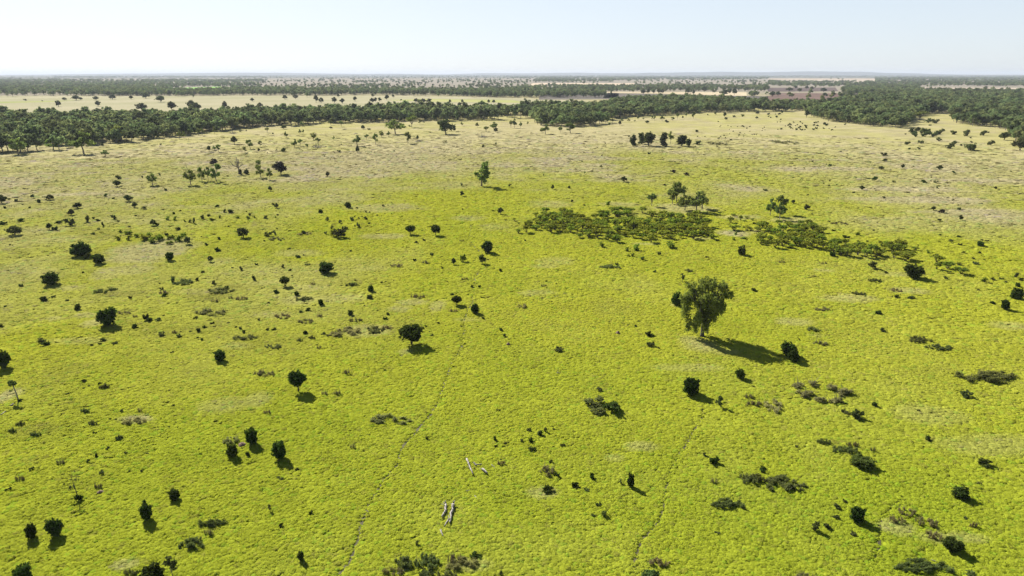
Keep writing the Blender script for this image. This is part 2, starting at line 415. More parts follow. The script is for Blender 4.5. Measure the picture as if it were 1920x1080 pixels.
# ------------------------------------------------------------------ grass tussocks
def grassmat():
    m, nt, N, L, out = mat('grass_blades')
    at = N('ShaderNodeAttribute'); at.attribute_type = 'INSTANCER'; at.attribute_name = 'gcol'
    tt = N('ShaderNodeAttribute'); tt.attribute_name = 'tint'
    v = math_n(nt, 'MULTIPLY_ADD', tt.outputs['Fac'], .55, .70)
    vm = N('ShaderNodeVectorMath'); vm.operation = 'SCALE'; L(at.outputs['Color'], vm.inputs[0]); L(v, vm.inputs['Scale'])
    d = N('ShaderNodeBsdfDiffuse'); t = N('ShaderNodeBsdfTranslucent'); mx = N('ShaderNodeMixShader'); mx.inputs[0].default_value = .25
    L(vm.outputs[0], d.inputs[0]); L(vm.outputs[0], t.inputs[0]); L(d.outputs[0], mx.inputs[1]); L(t.outputs[0], mx.inputs[2]); L(mx.outputs[0], out.inputs[0])
    return m
M_GRASS = grassmat()
def tuft(seed, hgt=.30, rad=.62):
    """a cushion of matted grass with blades standing out of it"""
    rg = np.random.default_rng(seed); V = []; Fc = []; T = []
    ns, nr = 11, 4
    ph = rg.uniform(0, 6.28, 6)
    for i in range(nr):
        q = (i + .35) / (nr - .65)
        for j in range(ns):
            a = 2 * np.pi * (j + .5 * (i % 2)) / ns
            rr = rad * q * (1 + .16 * math.sin(2 * a + ph[0]) + .12 * math.sin(3 * a + ph[1])) * rg.uniform(.88, 1.12)
            z = hgt * (1 - q ** 2.0) * rg.uniform(.72, 1.25) if i < nr - 1 else -.06
            V.append([rr * math.cos(a), rr * math.sin(a), z])
    top = len(V); V.append([0, 0, hgt])
    for j in range(ns):
        Fc.append([top, j, (j + 1) % ns, (j + 1) % ns]); T.append(rg.uniform(.3, .7))
    Q = []
    for i in range(nr - 1):
        for j in range(ns):
            a0, a1 = i * ns + j, i * ns + (j + 1) % ns
            b0, b1 = a0 + ns, a1 + ns
            Q.append([a0, b0, b1, a1]); T.append(rg.uniform(.3, .7))
    tri = [f[:3] for f in Fc]
    B = []
    for k in range(22):
        a = rg.uniform(0, 2 * np.pi); r0 = rad * .8 * rg.uniform(0, 1) ** .5
        z0 = hgt * (1 - (r0 / rad) ** 2) * .9
        b0 = np.array([r0 * math.cos(a), r0 * math.sin(a), z0]); a2 = a + rg.normal() * .8
        dr = np.array([math.cos(a2), math.sin(a2), 0]); sd_ = np.array([-math.sin(a2), math.cos(a2), 0]) * .05 * rg.uniform(.6, 1.4)
        l = rg.uniform(.10, .24)
        p2 = b0 + dr * l + np.array([0, 0, l * rg.uniform(.1, .55)])
        i = len(V); V += [b0 - sd_, b0 + sd_, p2 + sd_ * .5, p2 - sd_ * .5]; B.append([i, i + 1, i + 2, i + 3]); T.append(rg.uniform(.2, 1))
    me = new_mesh('tussock', V, [tri, Q, B], [M_GRASS], [0, 0, 0], [('tint', 'FACE', 'FLOAT', T)], True)
    return me
TUFTS = [tuft(s) for s in range(7)]

def polar_grid(r0, r1, sp, rg, half):
    n = int((2 * r1 * math.sin(half)) / sp) + 2; m = int((r1) / sp) + 2
    X, Y = np.meshgrid((np.arange(n) - n / 2) * sp, np.arange(m) * sp)
    X = X.ravel() + rg.uniform(-.5, .5, X.size) * sp; Y = Y.ravel() + rg.uniform(-.5, .5, Y.size) * sp
    D = np.hypot(X, Y); A = np.abs(np.arctan2(X, Y))
    k = (D >= r0) & (D < r1) & (A < half)
    return X[k], Y[k]
def build_grass():
    rg = np.random.default_rng(7); half = R(44)
    XS = []; YS = []; SS = []
    for (r0, r1, sp, s) in ((44, 95, .41, .72), (95, 150, .52, .92), (150, 230, .78, 1.3), (230, 340, 1.15, 1.85), (340, 480, 1.7, 2.5), (480, NEAR_END, 2.5, 3.2)):
        x, y = polar_grid(r0, r1, sp, rg, half); XS.append(x); YS.append(y); SS.append(np.full(len(x), s))
    x = np.concatenate(XS); y = np.concatenate(YS); s = np.concatenate(SS)
    D = np.hypot(x, y)
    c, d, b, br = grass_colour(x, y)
    td = track_dist(x, y)
    u = rg.uniform(0, 1, len(x))
    clump = fbm(x / 1.6, y / 1.6, 91, 2)
    s = s * np.clip(.5 + .9 * td, .5, 1)
    keep = (td > 0.02) & (u > b * .85) & (u < 1.03 - .35 * sstep(.52, .75, 1 - clump))
    keep &= rg.uniform(0, 1, len(x)) < 1 - sstep(300, NEAR_END, D) * .9
    x, y, s, c, d, clump, D = x[keep], y[keep], s[keep], c[keep], d[keep], clump[keep], D[keep]
    n = len(x)
    val = rg.uniform(.88, 1.12, n) * (.92 + .16 * fbm(x / 4, y / 4, 44, 3))
    c = c * val[:, None]
    # some tussocks carry dead stalks, some are greener
    q = rg.uniform(0, 1, n); c = np.where((q < .05)[:, None], c * [.85, .8, 1.2], c); c = np.where((q > .93)[:, None], c * [.82, .97, .9], c)
    g = np.concatenate([c, np.ones((n, 1))], 1)
    sc_h = s ** .35 * rg.uniform(.6, 1.1, n) * (.36 + .56 * clump) * (1 - .3 * d)
    sx = s * rg.uniform(.8, 1.3, n)
    scl = np.stack([sx, sx, sc_h], 1)
    rot = np.stack([rg.normal(size=n) * .10, rg.normal(size=n) * .10, rg.uniform(0, 6.28, n)], 1)
    P = np.stack([x, y, np.zeros(n)], 1)
    o = scatter_object('grass', P, scl, rot, rg.integers(0, len(TUFTS), n), TUFTS, [('gcol', 'FLOAT_COLOR', g)])
    tag(o, 'yellow-green tussock grass covering the whole open plain', 'grass', kind='stuff')
    print('TUFTS', n)
build_grass()

# ------------------------------------------------------------------ air
def build_haze():
    m, nt, N, L, out = mat('haze_air')
    v = N('ShaderNodeVolumePrincipled'); v.inputs['Density'].default_value = HAZE; v.inputs['Color'].default_value = (.74, .80, .90, 1); v.inputs['Anisotropy'].default_value = .1
    L(v.outputs[0], out.inputs['Volume'])
    x, y0, y1, z0, z1 = 45000, -400, 62000, -1.0, 140.0
    V = [(sx * x, yy, zz) for zz in (z0, z1) for yy in (y0, y1) for sx in (-1, 1)]
    Fc = [[0, 2, 3, 1], [4, 5, 7, 6], [0, 1, 5, 4], [2, 6, 7, 3], [0, 4, 6, 2], [1, 3, 7, 5]]
    tag(obj('haze', new_mesh('haze', V, [Fc], [m])), 'thin pale blue haze in the distance', 'haze', kind='stuff')
HAZE = 5e-5
build_haze()

# ------------------------------------------------------------------ forms of the plants (unit size, scaled where they stand)
def form_round_bush(seed, m=None, flat=1.0):
    rg = np.random.default_rng(seed); mb = MB()
    blobs = [(0, 0, .5, .42, .42, .46)]
    for k in range(7):
        a = rg.uniform(0, 6.28); z = rg.uniform(.2, .78); r = .3 * math.sin(math.acos(max(-1, min(1, (z - .5) * 1.9))))
        q = rg.uniform(.14, .22); blobs.append((r * math.cos(a), r * math.sin(a), z, q, q, q))
    for k in range(6):
        a = rg.uniform(0, 6.28); z = rg.uniform(.25, 1.0); r = .47 * math.sqrt(max(.05, 1 - ((z - .5) / .52) ** 2)); r *= .9; q = rg.uniform(.05, .09)
        blobs.append((r * math.cos(a), r * math.sin(a), z, q, q, q * 1.2))
    crown(mb, blobs, 165, 14, .10, .08, .0, 1.4, .3, 0, rg, flat)
    # inner boughs close the heart of the bush
    C = ball(rg, 260) * (rg.uniform(0, 1, 260) ** .5)[:, None] * np.array([.3, .3, .36]) + np.array([0, 0, .45])
    mb.leaves(C, .2, 1.3, 0, None, 0, rg)
    for k in range(3): 
        a = rg.uniform(0, 6.28); mb.tube([(0, 0, 0), (.03 * math.cos(a), .03 * math.sin(a), .3), (.18 * math.cos(a), .18 * math.sin(a), .6)], [.04, .03, .01], 5, 1)
    return mb.build('round_bush', [m or M_BUSH, M_DBARK])
def limbs(mb, rg, tops, z0, r0, lean=(0, 0), n=6, mi=0):
    base = np.array([0., 0, -.01]); fork = np.array([lean[0], lean[1], z0])
    mid = (base + fork) / 2 + np.array([rg.normal() * .012, rg.normal() * .012, 0])
    mb.tube([base, mid, fork], [r0 * 1.25, r0, r0 * .8], n, mi)
    for t in tops:
        t = np.array(t[:3]); m = fork + (t - fork) * .5 + np.array([rg.normal() * .03, rg.normal() * .03, .02 - .04 * rg.uniform()])
        mb.tube([fork - (fork - base) * rg.uniform(0, .2), m, t], [r0 * .62, r0 * .42, r0 * .12], 5, mi)
        for k in range(2):
            e = t + rg.normal(size=3) * .08; mb.tube([m + (t - m) * rg.uniform(.1, .6), e], [r0 * .25, r0 * .06], 4, mi)
def form_tree(seed, kind, leafm, barkm):
    """returns (trunk mesh, crown mesh); height 1"""
    rg = np.random.default_rng(seed); tr = MB(); cr = MB()
    if kind == 'gum':          # open, many separate leaf masses on limbs
        nb = rg.integers(6, 9); blobs = []
        for k in range(nb):
            a = 6.28 * k / nb + rg.uniform(-.5, .5); rr = rg.uniform(.12, .30); z = rg.uniform(.45, .86) - rr * .25
            q = rg.uniform(.11, .18); blobs.append((rr * math.cos(a), rr * math.sin(a), z, q * 1.15, q * 1.15, q * .85))
        blobs.append((rg.normal() * .05, rg.normal() * .05, .86, .15, .15, .13))
        limbs(tr, rg, blobs, rg.uniform(.24, .36), .026, (rg.normal() * .03, rg.normal() * .03))
        crown(cr, blobs, 130, 13, .06, .05, .25, 1.7, .5, 0, rg)
    elif kind == 'round':
        blobs = [(0, 0, .64, .36, .36, .33)]
        for k in range(8):
            a = rg.uniform(0, 6.28); z = rg.uniform(.42, .86); r = .26 * math.cos((z - .64) * 3)
            q = rg.uniform(.1, .16); blobs.append((r * math.cos(a), r * math.sin(a), z, q, q, q))
        limbs(tr, rg, blobs[1:6], .27, .022, (rg.normal() * .015, 0))
        tr.tube([(.03, .02, -.01), (.05, .03, .2), (.12, .05, .45)], [.018, .016, .01], 5)
        crown(cr, blobs, 210, 13, .075, .06, .1, 1.4, .3, 0, rg)
        C = ball(rg, 160) * (rg.uniform(0, 1, 160) ** .5)[:, None] * .24 + np.array([0, 0, .64]); cr.leaves(C, .14, 1.3, 0, None, 0, rg)
    elif kind == 'spreading':  # low fork, dark, wide irregular crown
        nb = rg.integers(5, 8); blobs = []
        for k in range(nb):
            a = 6.28 * k / nb + rg.uniform(-.4, .4); rr = rg.uniform(.14, .32); z = rg.uniform(.36, .78) - rr * .2
            q = rg.uniform(.16, .22); blobs.append((rr * math.cos(a), rr * math.sin(a), z, q, q, q * .85))
        blobs.append((0, 0, .78, .22, .22, .18))
        limbs(tr, rg, blobs, .18, .03, (rg.normal() * .02, 0))
        crown(cr, blobs, 150, 14, .075, .065, .05, 1.4, .4, 0, rg)
    elif kind == 'tall':       # upright narrow, ragged
        blobs = []
        for k in range(12):
            z = .3 + .66 * k / 11 + rg.normal() * .02; a = rg.uniform(0, 6.28); rr = rg.uniform(.05, .24) * (1.15 - .6 * abs(z - .6))
            q = rg.uniform(.09, .14); blobs.append((rr * math.cos(a), rr * math.sin(a), z, q * .9, q * .9, q * 1.25))
        blobs.append((-.24, .05, .5, .09, .09, .07)); blobs.append((.17, 0, .42, .08, .08, .1))
        tr.tube([(0, 0, -.01), (.01, 0, .3), (0, .01, .6), (.0, 0, .92)], [.034, .028, .018, .004], 7)
        for b in blobs: tr.tube([(0, 0, max(.2, b[2] - .18)), b[:3]], [.013, .003], 4)
        crown(cr, blobs, 190, 13, .05, .045, .2, 1.6, .5, 0, rg)
    elif kind == 'column':
        blobs = []
        for k in range(14):
            a = rg.uniform(0, 6.28); rr = rg.uniform(.02, .24); z = rg.uniform(.2, .86) - rr * .4; q = rg.uniform(.09, .15)
            blobs.append((rr * math.cos(a), rr * math.sin(a), z, q, q, q * 1.5))
        blobs.append((0, 0, .45, .22, .22, .3)); blobs.append((.05, 0, .85, .09, .09, .15))
        limbs(tr, rg, blobs[:4], .2, .022, (rg.normal() * .02, 0))
        crown(cr, blobs, 190, 12, .06, .055, .2, 1.6, .4, 0, rg)
    elif kind == 'sapling':
        blobs = []
        for k in range(5):
            z = .4 + .5 * k / 4; a = rg.uniform(0, 6.28); rr = .12 * rg.uniform()
            blobs.append((rr * math.cos(a), rr * math.sin(a), z, .12, .12, .13))
        tr.tube([(0, 0, -.01), (.015, 0, .4), (0, .01, .95)], [.016, .013, .003], 5)
        for b in blobs: tr.tube([(.01, 0, b[2] - .12), b[:3]], [.008, .002], 4)
        crown(cr, blobs, 42, 9, .07, .065, .2, 1.8, .6, 0, rg)
    return tr.build('trunk', [barkm], True), cr.build('crown', [leafm])
def form_shrub(seed, leafm, n=7, dens=16, zscale=1.0):
    rg = np.random.default_rng(seed); mb = MB(); blobs = []
    for k in range(n):
        a = rg.uniform(0, 6.28); r = .34 * rg.uniform() ** .6; q = rg.uniform(.14, .26)
        blobs.append((r * math.cos(a), r * math.sin(a), rg.uniform(.25, .72) - r * .3, q, q, q * 1.1))
    for b in blobs: mb.tube([(b[0] * .15, b[1] * .15, 0), (b[0] * .6, b[1] * .6, b[2] * .6), b[:3]], [.022, .016, .005], 4, 1)
    crown(mb, blobs, 12 * n, dens // 2, .09, .1, .05, 1.5, .5, 0, rg)
    return mb.build('shrub', [leafm, M_DBARK])
def form_wattle(seed):
    rg = np.random.default_rng(seed); mb = MB(); blobs = []
    for k in range(7):
        a = 6.28 * k / 7 + rg.uniform(-.4, .4); r = .32 * rg.uniform(.3, 1); q = rg.uniform(.15, .22)
        blobs.append((r * math.cos(a), r * math.sin(a), .74 - r * .35 + rg.normal() * .05, q, q, .17))
    for b in blobs: mb.tube([(rg.normal() * .03, rg.normal() * .03, 0), (b[0] * .6, b[1] * .6, b[2] * .5), b[:3]], [.022, .016, .005], 4, 1)
    crown(mb, blobs, 90, 9, .08, .075, .0, 1.7, .5, 0, rg, .8)
    return mb.build('wattle_shrub', [M_WATTLE, M_DBARK])
def form_scrub(seed, leafm, n=24, dens=1.0, twigs=14):
    rg = np.random.default_rng(seed); mb = MB(); blobs = []
    for k in range(n):
        a = rg.uniform(0, 6.28); r = .47 * rg.uniform() ** .5; q = rg.uniform(.04, .10)
        h = rg.uniform(.6, 1.0) * (1 - .35 * r / .5)
        blobs.append((r * math.cos(a), r * math.sin(a), h * .5, q, q, h * .5))
    crown(mb, blobs, int(15 * n * dens), 9, .05, .036, .0, 1.8, .55, 0, rg, 3.0)
    for k in range(twigs):
        b = blobs[rg.integers(0, n)]; e = (b[0] + rg.normal() * .06, b[1] + rg.normal() * .06, rg.uniform(.8, 1.3))
        mb.tube([(b[0], b[1], 0), e], [.006, .002], 3, 1)
    return mb.build('scrub_patch', [leafm, M_OLOG])
def form_mound(seed):
    rg = np.random.default_rng(seed); V = []; Fc = []; ns, nr = 12, 6
    for i in range(nr):
        q = i / (nr - 1)
        for j in range(ns):
            a = 6.28 * j / ns; rr = .5 * (1 - q ** 1.6) ** .7 * rg.uniform(.85, 1.15) if i < nr - 1 else .04
            V.append((rr * math.cos(a), rr * math.sin(a), q * rg.uniform(.92, 1.08)))
    for i in range(nr - 1):
        for j in range(ns): Fc.append([i * ns + j, i * ns + (j + 1) % ns, (i + 1) * ns + (j + 1) % ns, (i + 1) * ns + j])
    V.append((0, 0, 1.0)); cap = [[(nr - 1) * ns + j, (nr - 1) * ns + (j + 1) % ns, len(V) - 1] for j in range(ns)]
    return new_mesh('termite_mound', V, [Fc, cap], [M_MOUND], smooth=True)
def form_branches(seed):
    rg = np.random.default_rng(seed); mb = MB()
    for k in range(6):
        a = rg.normal() * .5; p = np.array([rg.uniform(-.25, .1), rg.uniform(-.2, .2), .12]); pts = [p]
        for q in range(4):
            a += rg.normal() * .3; p = p + np.array([math.cos(a) * .16, math.sin(a) * .16, rg.normal() * .12]); p[2] = max(.06, p[2]); pts.append(p)
        mb.tube(pts, [.035, .03, .024, .016, .006], 5)
        mb.tube([pts[2], pts[2] + np.array([rg.normal() * .12, rg.normal() * .12, rg.uniform(.2, .7)])], [.015, .004], 4)
    C = np.stack([rg.normal(size=70) * .22, rg.normal(size=70) * .12, rg.uniform(0, .3, 70)], 1)
    mb.leaves(C, .05, 1.6, 0, None, 1, rg)
    return mb.build('fallen_branches', [M_OLOG, M_BROWN])
FORMS = {
 'R': [form_round_bush(s) for s in (1, 2, 3, 4)],
 'S': [form_shrub(s, M_SHRUB) for s in (11, 12, 13, 14, 15)],
 'D': [form_shrub(s, M_BUSH, 8, 24) for s in (21, 22, 23)],
 'G': [form_shrub(s, M_GREEN, 6, 14) for s in (31, 32, 33)],
 'O': [form_shrub(s, M_WATTLE, 7, 14) for s in (35, 36, 37)],
 'W': [form_wattle(s) for s in (41, 42, 43, 44, 45)],
 'L': [form_scrub(s, M_SCRUB) for s in (51, 52, 53)],
 'B': [form_scrub(s, M_BROWN, 19, .8, 30) for s in (55, 56, 57)],
 'E': [form_scrub(s, M_DSCRUB, 26, 1.0, 14) for s in (58, 59, 60)],
 'M': [form_mound(s) for s in (61, 62)],
 'J': [form_branches(s) for s in (65, 66, 67)],
}
TREES = {
 'T': [form_tree(s, 'gum', M_GUM, M_BARK) for s in (71, 72, 73, 74, 75)],
 'V': [form_tree(s, 'gum', M_LEAFY, M_BARK) for s in (76, 77, 78, 79)],
 'K': [form_tree(s, 'spreading', M_DARK, M_DBARK) for s in (81, 82, 83, 84)],
 'C': [form_tree(s, 'column', M_DARK, M_DBARK) for s in (181, 182, 183)],
 'U': [form_tree(s, 'spreading', M_PURPLE, M_DBARK) for s in (85, 86)],
 'Q': [form_tree(s, 'round', M_BUSH, M_DBARK) for s in (87, 88, 89)],
 'H': [form_tree(s, 'tall', M_LEAFY, M_BARK) for s in (91, 92)],
 'P': [form_tree(s, 'sapling', M_SHRUB, M_BARK) for s in (95, 96, 97)],
}
NAMES = {'R': 'round_bush', 'S': 'shrub', 'D': 'dense_shrub', 'G': 'green_shrub', 'O': 'olive_shrub', 'W': 'wattle_shrub', 'L': 'scrub_patch', 'B': 'brown_scrub_patch',
         'E': 'dark_scrub_patch', 'M': 'termite_mound', 'J': 'fallen_branches', 'T': 'gum_tree', 'V': 'leafy_gum_tree', 'K': 'spreading_tree', 'C': 'columnar_tree', 'U': 'purple_brown_tree',
         'Q': 'round_tree', 'H': 'tall_gum_tree', 'P': 'sapling'}
CATS = {'R': 'bush', 'S': 'shrub', 'D': 'shrub', 'G': 'shrub', 'O': 'shrub', 'W': 'wattle', 'L': 'scrub', 'B': 'scrub', 'E': 'scrub', 'M': 'termite mound', 'J': 'branches',
        'T': 'tree', 'V': 'tree', 'K': 'tree', 'C': 'tree', 'U': 'tree', 'Q': 'tree', 'H': 'tree', 'P': 'sapling'}
UPRIGHT = set('TVKUQHPC')

